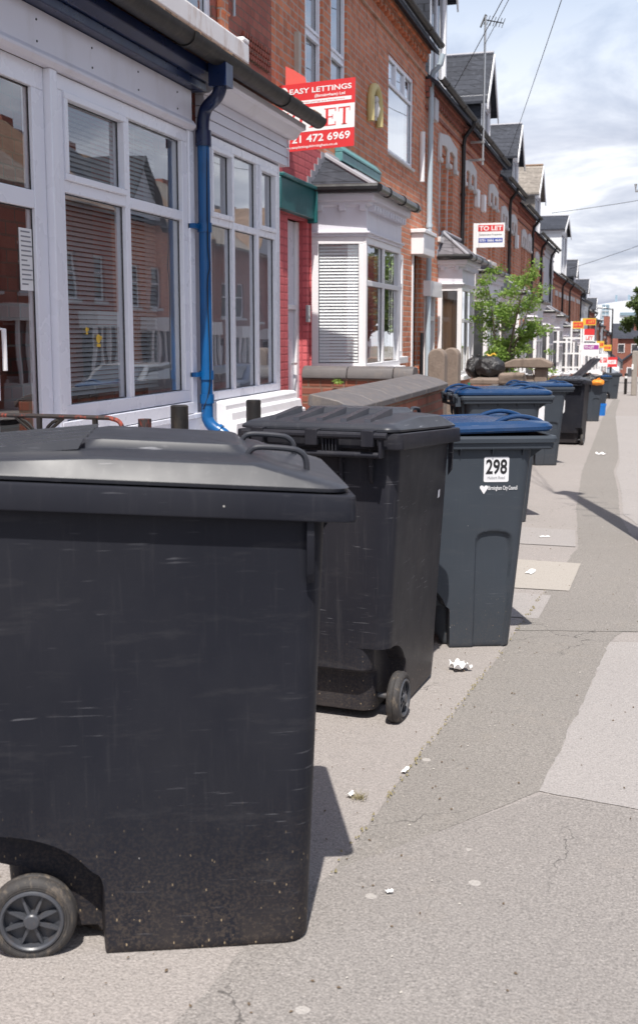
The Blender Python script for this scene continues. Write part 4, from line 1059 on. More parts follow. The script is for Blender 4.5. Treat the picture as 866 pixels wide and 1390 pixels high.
m = MB().tube(smooth([Vector(p) for p in ((XF + .10, yp - .02, 2.5), (XF + .105, yp - .035, 1.9), (XF + .115, yp - .03, 1.75), (XF + .10, yp - .04, 1.6), (XF + .108, yp - .035, 1.0), (XF + .06, yp - .05, .8))]), .004, 6); m.build('cable', M['ink_black'], A_)

# ------------------------------------------------------------------ HOUSE B1 / B2
gB = gz(12)
B_ = empty('terraced_house', (XW, 12, gB), 'red brick house with red painted porch, teal lintels and white bay', 'house', 'terraced houses down the left side')
hB = [(11.15, 11.79, 3.85, 5.35), (12.12, 12.81, 3.85, 5.35), (10.55, 11.20, gB, 2.48), (11.6, 13.1, gB + .5, 2.3)]
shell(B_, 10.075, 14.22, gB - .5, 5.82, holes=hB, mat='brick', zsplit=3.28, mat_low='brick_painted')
cornice(B_, 10.075, 14.22, 5.70, mat='brick'); gutter('gutter', XW + .25, 10.075, 14.22, 5.80, B_)
for a, w in ((11.15, .64), (12.12, .69)):
    window(FX(XW, a, 3.85), w, 1.5, B_, trans=(.60,), gm='glass', t=.055, n0=-.03, cur=(.3, w - .02, -.2, 'curtain'), bev=.004, lights=[(0, 0), (0, 1)])
# porch recess and white door
m = MB(); m.box(XW - .18, XW - .12, 10.552, 11.198, gB + .1, 2.47); dd = m.build('door', M['white_door'], B_, bevel=.005)
m = MB(); m.box(XW - .12, XW - .085, 11.11, 11.198, gB + .1, 2.47); m.box(XW - .12, XW - .085, 10.552, 10.64, gB + .1, 2.47); m.box(XW - .12, XW - .087, 10.641, 11.109, 1.55, 1.60); m.build('door_frame', M['white_paint'], dd, bevel=.005)
m = MB(); m.tube([(XW - .12, 11.04, .98), (XW - .07, 11.04, .98), (XW - .07, 10.94, .98)], .012, 8); m.build('door_handle', M['metal'], dd)
m = MB(); m.box(XW, XW + .08, 10.10, 11.22, 2.50, 2.80); m.box(XW, XW + .11, 10.10, 11.25, 2.802, 2.84); m.prism([(XW, 11.221, 2.46), (XW + .11, 11.221, 2.46), (XW + .11, 11.221, 2.799), (XW, 11.221, 2.799)], (0, .03, 0)); m.build('door_lintel', M['teal'], B_, bevel=.008)
m = MB(); m.box(XW, XW + .09, 12.3, 14.21, 3.26, 3.36); m.prism([(XW, 12.3, 3.362), (XW + .10, 12.3, 3.362), (XW + .10, 12.3, 3.39), (XW + .02, 12.3, 3.47), (XW, 12.3, 3.47)], (0, 1.92, 0)); m.build('string_course', M['teal_pale'], B_, bevel=.006)
m = MB(); m.box(XW, XW + .03, 11.16, 11.24, 1.42, 1.60); m.lathe(FX(XW + .03, 11.2, 1.47), [(.014, 0), (.01, .01)], 10); m.build('doorbell_box', M['metal'], B_, bevel=.004)
pipe('cable_pipe', [(XW + .012, 11.30, gB), (XW + .012, 11.30, 2.5)], .010, 'brick_painted', B_)
bay(B_, 11.47, 13.22, XF, .90, 2.33, 2.80, 3.24, gB, gm='glass', side_blind=True, trans=.66, cant=.10, cur=(.1, 1.65, -.9, 'curtain'))
# white timber post fixed on the wall, with coral bracket
m = MB(); m.box(XW + .0, XW + .05, 10.78, 10.86, 3.55, 4.30); m.build('timber_batten', M['wood_post'], B_)

B2_ = empty('terraced_house', (XW, 16, gz(16)), 'red brick house with a tall upstairs window and yellow arched plaque', 'house', 'terraced houses down the left side')
gB2 = gz(16)
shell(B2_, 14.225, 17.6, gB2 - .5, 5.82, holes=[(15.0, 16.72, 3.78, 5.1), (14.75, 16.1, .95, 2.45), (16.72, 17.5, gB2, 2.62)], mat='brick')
cornice(B2_, 14.225, 17.6, 5.70, mat='brick'); gutter('gutter', XW + .25, 14.225, 17.6, 5.80, B2_)
window(FX(XW, 15.0, 3.78), 1.72, 1.32, B2_, trans=(.95,), gm='glass', t=.06, n0=-.02, cur=(.05, 1.67, -.15, 'blind'), sill=(.04, .02, .03, 'stone_lintel'), name='window')
for u in (.55, 1.15): MB().fbox(FX(XW, 15.0, 3.78), u - .03, u + .03, .97, 1.26, -.085, -.02).build('top_light_bar', M['upvc'], B2_)
for c0, c1 in ((.06, .52), (1.18, 1.66)):
    for k in range(3): MB().fbox(FX(XW, 15.0, 3.78), c0, c1, 1.02 + k * .075, 1.045 + k * .075, -.075, -.07).build('louvre', M['upvc'], B2_)
window(FX(XW, 14.75, .95), 1.35, 1.5, B2_, trans=(1.05,), mull=(.67,), gm='glass', fm='white_paint', t=.08, n0=.0, sill=(.1, .05, .08, 'white_paint'), cur=(.08, 1.25, -.3, 'curtain'))
# door with boxed hood
m = MB(); m.box(XW - .30, XW - .24, 16.73, 17.49, gB2, 2.55); dd = m.build('door', M['dark_door'], B2_)
m = MB(); m.box(XW - .24, XW + .02, 16.72, 16.80, gB2, 2.6); m.build('door_frame', M['white_paint'], dd, bevel=.005)
m = MB(); m.box(XW + .0, XW + .20, 16.64, 17.56, 2.50, 2.82); m.box(XW, XW + .23, 16.60, 17.58, 2.822, 2.88); m.build('door_hood', M['white_paint'], B2_, bevel=.008)
# yellow arched plaque
m = MB(); F = FX(XW, 0, 0); cy, cz = 14.06, 4.20; Rr = .24; rings = []
N = 22
path = [(cy - Rr, cz - .22), (cy - Rr, cz - .1)] + [(cy - Rr * math.cos(math.pi * k / N), cz + Rr * math.sin(math.pi * k / N)) for k in range(N + 1)] + [(cy + Rr, cz - .1), (cy + Rr, cz - .22)]
P = empty('wall_plaque', (XW, cy, cz), 'cream yellow horseshoe arch plaque fixed high on the brick wall', 'plaque')
m.tube([(XW + .045, a, b) for a, b in path], .05, 10); m.build('arch_moulding', M['cream_plaster'], P)
m = MB(); m.box(XW, XW + .03, cy - .17, cy + .17, cz - .15, cz + .14); m.tube([(XW + .03, cy, cz - .12), (XW + .06, cy, cz - .03), (XW + .05, cy + .02, cz + .06)], [.06, .05, .03], 8); m.lathe(Fr((XW + .05, cy, cz + .08), (0, 1, 0), (1, 0, 0)), [(.05, -.02), (.05, .02), (.02, .04)], 12); m.build('plaster_relief', M['stone_lintel'], P)
# flue cover, long pale pipe down the party line
pipe('vent_pipe', [(XW + .04, 17.22, 3.66), (XW + .04, 17.22, 4.42)], .045, 'white_paint', B2_)
P17 = [(XW + .25, 17.75, 5.70), (XW + .22, 17.75, 5.55), (XW + .09, 17.75, 5.42), (XW + .07, 17.75, 5.3), (XW + .07, 17.75, gz(17.7))]
pipe('downpipe', P17, .045, 'grey_pipe', B2_, brackets=())
m = MB().tube([(XW + .07, 17.75, 3.0), (XW + .07, 17.75, 3.06)], .055, 12); m.build('pipe_collar', M['grey_pipe'], B2_)
pipe('black_meter_pipe', [(XW + .06, 17.3, gz(17.3)), (XW + .06, 17.3, 1.3)], .03, 'black_plastic', B2_)

# ------------------------------------------------------------------ terrace continuing down the hill
def terrace(Y0, Y1, eave, label, pairs, zw=(3.0, 4.5), bays=None, dorm=None, pipes=(), door=None, mat='brick', low=None, gm='glass_far', roofm='slate', endpaint=None, boxes=(), cmat='white_paint', groundwin=(), gut=True):
    ym = (Y0 + Y1) / 2; g = gz(ym)
    r = empty('terraced_house', (XW, ym, g), label, 'house', 'terraced houses down the left side')
    holes = []
    for a, b in pairs: holes += holes_pair(a, b, zw[0], zw[1])
    for d in (door or ()): holes.append((d, d + .9, g, g + 2.5))
    for a, b in groundwin: holes.append((a, b, g + 1.1, g + 2.6))
    shell(r, Y0 + .003, Y1 - .003, g - .6, eave + .06, holes=holes, mat=mat, inside=False, roofm=roofm, zsplit=(g + 3.2) if low else None, mat_low=low)
    cornice(r, Y0 + .003, Y1 - .003, eave - .08, mat='brick_dark' if mat.startswith('brick') else mat)
    if gut: gutter('gutter', XW + .25, Y0 + .01, Y1 - .01, eave + .03, r)
    for a, b in pairs:
        lintel(r, a, b, zw[1] + .36, plainer=Y0 > 44); sash_pair(r, a, b, zw[0], zw[1], gm)
    for a, b in groundwin: window(FX(XW, a, g + 1.1), b - a, 1.5, r, trans=(.9,), mull=((b - a) / 2,), gm=gm, fm='white_paint', t=.08, n0=-.02, sill=(.1, .05, .08, 'stone_lintel'), bev=0)
    for d in (door or ()):
        m = MB(); m.box(XW - .2, XW - .14, d + .005, d + .895, g, g + 2.1); dd = m.build('door', M['dark_door'], r)
        m = MB(); m.box(XW - .14, XW + .02, d, d + .08, g, g + 2.5); m.box(XW - .14, XW + .02, d + .82, d + .9, g, g + 2.5); m.box(XW - .14, XW + .018, d + .08, d + .82, g + 2.1, g + 2.18); m.box(XW - .02, XW + .12, d - .08, d + .98, g + 2.5, g + 2.75); m.build('door_frame', M['white_paint'], dd)
    for y in pipes: 
        pipe('downpipe', [(XW + .25, y, eave - .02), (XW + .22, y, eave - .12), (XW + .08, y, eave - .3), (XW + .06, y, eave - .45), (XW + .06, y, g)], .042, 'black_plastic', r)
        m = MB(); 
        for z in (eave - 1.4, eave - 3.2): m.tube([(XW + .06, y, z), (XW + .06, y, z + .05)], .054, 12)
        m.build('pipe_collar', M['black_plastic'], r)
    if bays:
        for b in bays: bay(r, **{**dict(gm=gm, zg=g), **b})
    if dorm:
        for d in dorm: dormer(r, **d)
    for (y, z) in boxes:
        m = MB(); m.box(XW + .0, XW + .09, y, y + .26, z, z + .36); m.build('alarm_box', M['white_paint'], r, bevel=.015)
    return r
g = gz(20)
C1 = terrace(17.605, 21.25, 5.30, 'brick house with stone headed windows past the grey-blue downpipe', [(18.85, 20.5)], (2.95, 4.4), bays=[dict(y0=19.0, y1=20.45, xf=-3.02, z_sill=.55, z_top=2.1, z_cor=2.58, z_apex=3.05, roofm='slate_pale', flat_to=21.24, gm='glass', near_cur=(.04, .4, -.12, 'timber'), cant=.0)],
             dorm=[dict(Y0=19.5, Y1=21.2, zb=5.2, zw=7.7, zp=8.9, xf=-3.75)], pipes=(21.2,), door=(17.75,), low=None)
m = MB(); m.box(XW + .0, XW + .10, 18.0, 18.3, 4.75, 5.1); m.build('grey_meter_box', M['grey_render'], C1, bevel=.01)
C2 = terrace(21.255, 26.9, 5.27, 'brick house carrying the tall aerial pole by its gutter', [(21.6, 23.0), (25.2, 26.6)], (2.95, 4.35), bays=[dict(y0=22.2, y1=24.2, xf=-3.0, z_sill=.4, z_top=2.0, z_cor=2.5, z_apex=2.9, roofm='slate_pale', flat_to=24.6)],
             dorm=[dict(Y0=26.0 - .0, Y1=27.0 - .15, zb=5.1, zw=5.3, zp=5.5, xf=-5.2, deep=1.0)] if False else None, boxes=((23.05, 3.9), (24.0, 3.9)), door=(25.6,), groundwin=())
D1 = terrace(26.905, 31.3, 5.02, 'brick house under the large slate gabled dormer', [(27.5, 28.7), (29.5, 30.8)], (2.7, 4.1), dorm=[dict(Y0=26.95, Y1=28.6, zb=4.9, zw=6.95, zp=8.05)], pipes=(28.95,), bays=[dict(y0=27.6, y1=29.6, xf=-2.95, z_sill=.2, z_top=1.8, z_cor=2.25, z_apex=2.7, flat_to=30.0)], door=(30.3,), boxes=((31.0 - .35, 3.6),))
D2 = terrace(31.305, 35.85, 4.86, 'brick house with slate dormer and white fascia in mid terrace', [(32.3, 33.5), (34.0, 35.0)], (2.6, 3.95), dorm=[dict(Y0=33.7, Y1=35.3, zb=4.7, zw=6.65, zp=7.55)], pipes=(35.2,), bays=[dict(y0=31.9, y1=33.9, xf=-2.9, z_sill=.0, z_top=1.7, z_cor=2.15, z_apex=2.6, flat_to=34.2)], door=(34.6,))
E1 = terrace(35.855, 40.0, 4.47, 'brick house with pale vent box and black pipes in mid terrace', [(36.6, 37.8), (38.5, 39.6)], (2.3, 3.6), pipes=(38.4,), bays=[dict(y0=36.5, y1=38.3, xf=-2.9, z_sill=-.1, z_top=1.5, z_cor=1.95, z_apex=2.4)], door=(38.9,))
E2 = terrace(40.005, 44.3, 4.47, 'house with white rendered front and tiled dormer on the hill', [(42.6, 43.8)], (2.3, 3.6), pipes=(42.45,), dorm=[dict(Y0=40.9, Y1=43.2, zb=4.4, zw=6.4, zp=7.4, cheek='tile_grey', roofm='tile_grey')], bays=[dict(y0=40.4, y1=42.2, xf=-2.85, z_sill=-.2, z_top=1.4, z_cor=1.85, z_apex=2.3)], door=(43.2,), mat='grey_render')
F1 = terrace(44.6, 49.6, 3.62, 'brick house where the eaves step down beside the white gable', [(45.6, 46.8), (47.6, 48.9)], (1.5, 2.8), pipes=(49.2,), bays=[dict(y0=45.2, y1=47.2, xf=-2.85, z_sill=-.4, z_top=1.1, z_cor=1.5, z_apex=1.9)], door=(48.4,), mat='brick')
F2 = terrace(49.605, 54.6, 3.62, 'brick house below the tall white rendered dormer tower', [(50.6, 51.8), (52.6, 53.9)], (1.5, 2.8), pipes=(54.2,), dorm=[dict(Y0=50.6, Y1=55.6 - 1.2, zb=3.5, zw=5.9, zp=6.6, cheek='white_render', xf=-3.6), ], bays=[dict(y0=50.2, y1=52.2, xf=-2.85, z_sill=-.5, z_top=.9, z_cor=1.3, z_apex=1.7)], door=(53.4,), mat='brick')
for i, (a, e, lab, mt) in enumerate([(54.6, 3.62, 'brick house just past the white dormer tower', 'brick'), (59.6, 3.62, 'brick house before the pale rendered pair', 'brick'), (64.6, 3.15, 'first pale rendered house far down the terrace', 'grey_render'), (69.6, 3.15, 'second rendered house far down the terrace', 'white_render'),
        (74.6, 2.7, 'far brick house beyond the rendered pair', 'brick'), (79.6, 2.7, 'next far brick house in the shrinking terrace', 'brick_dark'), (84.6, 2.2, 'far pale house among the crowded boards', 'grey_render'), (89.6, 2.2, 'far brick house beyond the crowded boards', 'brick'),
        (94.6, 1.8, 'distant dark brick house in the terrace', 'brick_dark'), (99.6, 1.8, 'distant pale house in the terrace', 'white_render'), (104.6, 1.4, 'distant brick house third from the end', 'brick'), (109.6, 1.4, 'distant house second from the end', 'brick_dark'), (114.6, 1.0, 'last house visible in the terrace', 'brick')]):
    zt = e - .75
    terrace(a, a + 4.995, e, lab, [(a + 1.0, a + 2.2), (a + 2.9, a + 4.2)], (zt - 1.3, zt), pipes=(a + 4.7,) if i % 2 else (), door=(a + 3.8,), mat=mt, groundwin=() if i < 6 else ((a + 1.2, a + 2.8),),
            bays=[dict(y0=a + .6, y1=a + 2.6, xf=-2.85, z_sill=gz(a) + 1.0, z_top=gz(a) + 2.4, z_cor=gz(a) + 2.8, z_apex=gz(a) + 3.2)] if i < 6 else None,
            dorm=[dict(Y0=a + 1, Y1=a + 2.6, zb=e - .1, zw=e + 1.5, zp=e + 2.3)] if i in (2, 5, 8) else None, roofm='tile_grey' if i % 3 == 1 else 'slate')

# aerial on its pole
P = empty('television_aerial', (XW + .12, 22.08, 3.9), 'spindly television aerial on a tall pole above the gutter', 'aerial')
m = MB().tube([(XW + .3, 22.08, 4.6), (XW + .3, 22.08, 7.42)], .022, 8); m.box(XW, XW + .33, 22.05, 22.11, 4.68, 4.72); m.box(XW, XW + .33, 22.05, 22.11, 5.02, 5.06); m.build('mast', M['metal'], P)
m = MB().tube([(XW + .3, 22.08, 7.35), (XW + .62, 22.3, 7.32)], .012, 6)
for k in range(7):
    f = k / 6; x = XW + .3 + .32 * f; y = 22.08 + .22 * f; z = 7.35 - .03 * f; m.tube([(x - .03, y - .02, z - .09), (x + .03, y + .02, z + .09)], .007, 5)
m.tube([(XW + .22, 22.0, 7.2), (XW + .3, 22.1, 7.45)], .02, 6); m.build('antenna', M['iron'], P)

# ------------------------------------------------------------------ garden walls
def brick_wall_block(name, x0, x1, y0, y1, z1, label, cat='wall', zc=None):
    root = empty(name, ((x0 + x1) / 2, (y0 + y1) / 2, gz((y0 + y1) / 2)), label, cat)
    m = MB(); m.box(x0, x1, y0, y1, gz(y1) - .2, z1); m.build('brickwork', M['brick_wall'], root); return root
W1 = brick_wall_block('garden_wall', -1.98, -1.74, 6.5, 9.95, .845, 'low brick wall with sloping grey coping alongside the pavement')
m = MB(); y = 6.5; random.seed(8)
while y < 9.95:
    y2 = min(9.97, y + .6)
    m.prism([(-1.70, y + .006, .80), (-1.70, y + .006, .845), (-1.80, y + .006, .89), (-1.99, y + .006, .93), (-2.00, y + .006, .86), (-1.98, y + .006, .847), (-1.74, y + .006, .847)], (0, y2 - y - .012, 0)); y = y2
m.build('coping', M['coping'], W1, bevel=.006)
W2 = brick_wall_block('garden_wall', XW + .25, -2.10, 10.22, 10.46, .86, 'brick dividing wall with dark blue-brick coping in front of the white bay')
m = MB(); x = XW + .25
while x < -2.10:
    x2 = min(-2.08, x + .46)
    m.prism([(x + .003, 10.19, .862), (x + .003, 10.49, .862), (x + .003, 10.49, .92), (x + .003, 10.44, .97), (x + .003, 10.28, .985), (x + .003, 10.22, .96), (x + .003, 10.19, .90)], (x2 - x - .006, 0, 0)); x = x2
m.build('coping', M['coping'], W2, bevel=.008)
m = MB(); random.seed(2)
for k in range(26):
    q = random.uniform(0, 6.28); l = random.uniform(.02, .07); c = Vector((-2.82, 10.18, .84)); d = Vector((math.cos(q), -abs(math.sin(q)) * .5, math.sin(q) * .8)) * l
    s = Vector((random.uniform(-1, 1), 0, random.uniform(-1, 1))) * .012; m.add([c, c + d * .6 + s, c + d, c + d * .6 - s], [(0, 1, 2, 3)])
tag(m.build('wall_weed', M['leaf'], recalc=False), 'small green weed sprouting from under the dividing wall coping', 'weed')
# round-topped stone gateposts
for (x, y, lab) in ((-1.96, 10.75, 'nearer of two round-topped stone gateposts'), (-1.92, 11.35, 'farther of two round-topped stone gateposts')):
    root = empty('gatepost', (x, y, gz(y)), lab, 'gatepost', 'round-topped stone gateposts'); zt = 1.15; w = .085
    m = MB(); N = 14; pts = [(x - w, y, gz(y)), (x + w, y, gz(y))] + [(x + w * math.cos(math.pi * k / N), y, zt - w + w * math.sin(math.pi * k / N)) for k in range(N + 1)]
    m.prism(pts, (0, .2, 0)); root_ = m.build('shaft', M['stone_brown'], root, bevel=.015)
# low wall with broken stone, further along
W3 = brick_wall_block('garden_wall', -1.98, -1.74, 11.75, 15.6, .50, 'low worn brick wall beyond the stone gateposts')
m = MB(); m.box(-2.02, -1.70, 11.75, 15.6, .502, .57); m.build('coping', M['coping'], W3, bevel=.01)
W4 = brick_wall_block('garden_wall', -2.35, -2.0, 15.9, 17.6, .55, 'short low wall carrying the rubbish bag')
m = MB(); m.box(-2.4, -1.95, 15.9, 17.6, .552, .62); m.build('coping', M['stone_brown'], W4, bevel=.01)
def rock(name, c, s, label, seed, m_='stone_brown'):
    random.seed(seed); m = MB()
    vs = []
    for i in (-1, 1):
        for j in (-1, 1):
            for k in (-1, 1): vs.append((c[0] + i * s[0] * random.uniform(.85, 1.05), c[1] + j * s[1] * random.uniform(.85, 1.05), c[2] + k * s[2] * random.uniform(.85, 1.05)))
    m.add(vs, [(0, 1, 3, 2), (4, 6, 7, 5), (0, 4, 5, 1), (2, 3, 7, 6), (0, 2, 6, 4), (1, 5, 7, 3)])
    o = m.build(name, M[m_], bevel=.03, segs=3); sd = o.modifiers.new('s', 'SUBSURF'); sd.levels = sd.render_levels = 2; sd.subdivision_type = 'SIMPLE'
    tx = bpy.data.textures.new('lump', 'CLOUDS'); tx.noise_scale = .12; dp = o.modifiers.new('d', 'DISPLACE'); dp.texture = tx; dp.strength = .05; dp.mid_level = .5
    return tag(o, label, 'stone block')
rock('stone_block', (-1.72, 15.3, .66), (.19, .16, .09), 'rough brown stone block on the low wall end', 4)
root = empty('stone_pier', (-1.75, 17.7, gz(17.7)), 'stubby brown stone pier with oversailing cap beside the young tree', 'pier')
m = MB(); m.box(-1.62, -1.42, 17.6, 17.9, gz(17.7), .74); m.box(-2.02, -1.62, 17.62, 17.88, gz(17.7), .62); m.build('pier_shaft', M['stone_brown'], root, bevel=.02)
m = MB(); m.prism([(-2.14, 17.52, .742), (-1.34, 17.52, .742), (-1.34, 17.52, .82), (-1.52, 17.52, .90), (-1.95, 17.52, .88), (-2.14, 17.52, .80)], (0, .42, 0)); m.build('pier_cap', M['stone_brown'], root, bevel=.02)
rock('stone_block', (-1.63, 15.95, .52), (.16, .15, .08), 'tilted brown stone lump leaning by the pier', 9)
bag('rubbish_bag', (-2.22, 16.8, .62), .19, 'shiny black bag with yellow tie sitting on the low wall', 'rubbish bag', 3, sq=(1.05, .9, .86), tie='board_yellow')
bag('rubbish_bag', (-2.48, 17.0, .60), .17, 'duller black bag slumped left of the yellow tied one', 'rubbish bag', 13, sq=(.8, .9, .95))
root = empty('drinks_bottle', (-1.80, 11.9, .57), 'green plastic bottle standing on the low wall past the gateposts', 'bottle')
m = MB().lathe(Fr((-1.80, 11.9, .57), (1, 0, 0), (0, 0, 1), (0, 1, 0)), [(.032, 0), (.034, .01), (.034, .11), (.014, .15), (.013, .17)], 16); m.build('bottle_body', M['green_plastic'], root)
m = MB().lathe(Fr((-1.80, 11.9, .741), (1, 0, 0), (0, 0, 1), (0, 1, 0)), [(.015, 0), (.015, .018)], 12); m.build('bottle_cap', M['green_plastic'], root)

# railings and low wall behind bin 1
W5 = brick_wall_block('garden_wall', -2.1, -1.88, 2.4, 5.3, .50, 'low brick wall under the scrolled iron railing')
yr = 4.08; xr = -1.99; zr = .965
root = empty('iron_railing', (-2.5, yr, gz(4)), 'black wrought iron scroll railing with flaking red paint', 'railing')
m = MB(); m.tube(smooth([Vector(p) for p in ((-3.3, yr, zr - .01), (-2.7, yr, zr - .004), (-2.20, yr, zr - .004), (-2.11, yr, zr - .008), (-2.07, yr, zr - .03), (-2.055, yr, zr - .10))]), .010, 8); m.build('top_rail', M['red_rust'], root)
MB().box(-3.3, -2.40, yr - .018, yr + .018, zr - .135, zr - .105).build('middle_rail', M['red_rust'], root)
for x in (-2.98, -2.455, -2.19): MB().box(x - .009, x + .009, yr - .009, yr + .009, .3, zr - .004).build('upright_bar', M['iron'], root)
for x0, sg in ((-2.455, 1), (-2.455, -1), (-2.98, 1)):
    pts = []
    for k in range(34):
        a = k / 33; q = math.pi * .5 + a * 2.5 * math.pi; r_ = .125 * (1 - a * .80)
        pts.append(Vector((x0 + sg * (.135 - r_ * math.cos(math.pi - q) * .95) - sg * .12, yr, zr - .13 + r_ * math.sin(q) * .95)))
    pts = [Vector((x0, yr, zr - .10))] + [p + Vector((sg * .10, 0, 0)) for p in pts]
    MB().tube(pts, .0075, 6).build('scroll', M['iron'], root)
MB().box(-3.3, -2.1, yr - .11, yr + .11, gz(4) - .2, .45).build('dwarf_wall', M['brick_wall'], root)
m = MB(); m.tube([(xr, 4.14, .4), (xr, 4.14, .955)], .028, 14)
tag(m.build('stub_post', M['red_rust']), 'short red and black flaking post beside the railing', 'post', 'stub posts')
for y, z, lab in ((4.50, .99, 'stubby black post left of the blue pipe foot'), (5.48, .955, 'stubby black post right of the blue pipe foot')):
    m = MB(); m.tube([(xr - .0, y, .3), (xr, y, z - .004), (xr, y, z)], [.040, .040, .034], 16); tag(m.build('stub_post', M['iron']), lab, 'post', 'stub posts')
m = MB(); m.box(XW + .3, -2.1, 4.3, 9.9, gz(7) - .05, gz(7) + .3); tag(m.build('front_yard', M['grey_render']), kind='structure')

# ------------------------------------------------------------------ agents' boards
def board_root(loc, label): return empty('letting_board', loc, label, 'letting board', 'letting boards along the terrace')
Yb = 10.3
E1b = board_root((XW, Yb, 3.0), 'large red and white letting board reading LET and 472 6969')
F = Fr((-3.50, Yb, 3.045), (1, 0, 0), (0, -1, 0)); F.v = Vector((.02, 0, 1)).normalized() * 1.125; F.u = Vector((1, 0, .045)).normalized()
Wd, Hd = .80, .56
m = MB(); m.fbox(F, 0, Wd, 0, Hd, -.012, 0); pb = m.build('panel', M['board_red'], E1b)
m = MB(); m.fbox(F, .0, Wd - .0, .155, .355, 0, .0012); m.fbox(F, .10, Wd - .035, .385, .415, 0, .0012)
m.lathe(Fr(F.p(.055 + .03, .50, 0), F.u, F.n, F.v), [(.042, 0), (.042, .0012)], 24); m.build('white_band', M['board_white'], pb)
m = MB(); text(m, 'EASY LETTINGS', F, .145, .475, .043, .62, n=.0012, bold=.018); text(m, '(Birmingham) Ltd', F, .40, .432, .024, .30, n=.0012, bold=.02)
text(m, '0121 472 6969', F, .06, .068, .062, .70, n=.0012, bold=.02); text(m, 'www.easylettingsbirmingham.co.uk', F, .08, .022, .021, .56, n=.0012, bold=.01)
m.build('lettering', M['board_white'], pb)
m = MB()
for ch, u in zip('TO', (.03, .17)): serif(m, ch, F, u, .185, .11, .14, .0014)
for ch, u in zip('LET', (.35, .50, .64)): serif(m, ch, F, u, .185, .115, .145, .0014)
m.build('red_lettering', M['board_red'], pb); m = MB(); text(m, 'Residential Lettings and Management', F, .20, .394, .011, .5, n=.0014)
m.build('small_lettering', M['board_red'], pb)
m = MB(); m.box(XW, XW + .28, Yb + .02, Yb + .05, 3.62, 3.67); m.prism([(XW + .06, Yb + .02, 3.67), (XW + .27, Yb + .02, 3.67), (XW + .25, Yb + .02, 3.75), (XW + .14, Yb + .02, 3.82), (XW + .06, Yb + .02, 3.86)], (0, .03, 0)); m.build('bracket', M['board_pink'], E1b)

def small_board(x0, x1, Y, z0, z1, label, bands, texts, post=True, tilt=0):
    r = board_root(((x0 + x1) / 2, Y, z0), label); F = Fr((x0, Y, z0), (1, 0, tilt), (0, -1, 0)); w = x1 - x0; h = z1 - z0
    m = MB(); m.fbox(F, 0, w, 0, h, -.02, 0); p = m.build('panel', M[bands[0]], r)
    for (a, b, c, d, mm) in bands[1:]:
        m = MB(); m.fbox(F, a * w, b * w, c * h, d * h, 0, .003); m.build('colour_band', M[mm], p)
    for (s, a, b, hh, ww, mm) in texts:
        m = MB(); text(m, s, F, a * w, b * h, hh * h, ww * w, n=.0035, bold=.025); m.build('lettering', M[mm], p)
    if post:
        m = MB(); m.box(x0 - .06, x0 - .003, Y - .03, Y + .03, z0 - .9, z1); m.box(XW, x0, Y - .02, Y + .02, z0 - .5, z0 - .44); m.build('post', M['board_white'], r)
    return r
small_board(-3.20, -2.65, 21.8, 2.97, 3.44, 'white letting board reading TO LET above the young tree', ['board_white', (.05, .95, .66, .92, 'board_red'), (.07, .93, .20, .38, 'board_blue')],
            [('TO LET', .09, .70, .18, .82, 'board_white'), ('0751 0666 4666', .10, .24, .10, .80, 'board_white'), ('Independent Properties', .10, .50, .06, .8, 'ink_grey')])
small_board(-2.37, -1.98, 40, 1.42, 1.68, 'yellow and red board reading LET, nearer of the overlapping pair', ['board_yellow', (.07, .93, .16, .86, 'board_red')], [('LET BY', .16, .36, .30, .68, 'board_yellow')])
small_board(-2.08, -1.60, 41, 1.55, 1.80, 'yellow and red board behind, farther of the overlapping pair', ['board_yellow', (.25, .95, .16, .84, 'board_red')], [('LET', .45, .36, .30, .45, 'board_yellow')])
small_board(-2.10, -1.72, 43, .95, 1.42, 'red and white board below the yellow pair', ['board_white', (.0, 1, .5, 1, 'board_red')], [('LET', .15, .12, .28, .7, 'board_red')])
small_board(-2.25, -1.60, 45, .35, .86, 'white board with purple band over the open bin', ['board_white', (.03, .97, .5, .85, 'board_purple')], [('TO LET', .1, .58, .2, .6, 'board_white')])
far_b = [(-2.35, -1.95, 62, .42, .80, 'board_yellow', 'small yellow board first down the hill'), (-2.1, -1.65, 66, .20, .55, 'board_yellow', 'small yellow and red board second down the hill'), (-2.1, -1.45, 74, -1.0, -.35, 'board_red', 'red board third down the hill over the far bin'), (-2.55, -2.0, 72, -.9, -.1, 'board_white', 'white board beside the far red one')]
for x0, x1, Y, z0, z1, mm, lab in far_b:
    small_board(x0, x1, Y, z0, z1, lab, [mm, (.1, .9, .3, .7, 'board_white' if mm == 'board_red' else 'board_red')], [('LET', .25, .4, .2, .5, 'board_red' if mm == 'board_red' else 'board_yellow')] if mm != 'board_white' else [('LET', .2, .4, .2, .6, 'board_white')])

# ------------------------------------------------------------------ telegraph pole and wires
PX, PY = .14, 8.42; PH = 6.3; pz = gz(PY)
P = empty('telegraph_pole', (PX, PY, pz), 'brown wooden telegraph pole beside the pavement casting its shadow across it', 'telegraph pole')
m = MB().tube([(PX, PY, pz - .1), (PX, PY, pz + 3), (PX, PY, pz + PH)], [.10, .085, .065], 18); m.build('pole', M['pole_wood'], P)
m = MB()
for k in range(8): s = 1 if k % 2 else -1; z = pz + 2.6 + k * .4; m.tube([(PX, PY, z), (PX + s * .22, PY, z), (PX + s * .22, PY, z + .05)], .01, 6)
m.build('step_iron', M['metal'], P)
m = MB(); m.lathe(Fr((PX, PY, pz + PH - .35), (1, 0, 0), (0, 0, 1), (0, 1, 0)), [(.14, 0), (.16, .02), (.14, .05)], 16)
m.build('wire_ring', M['metal'], P)
tops = Vector((-.10, 8.4, 5.55))
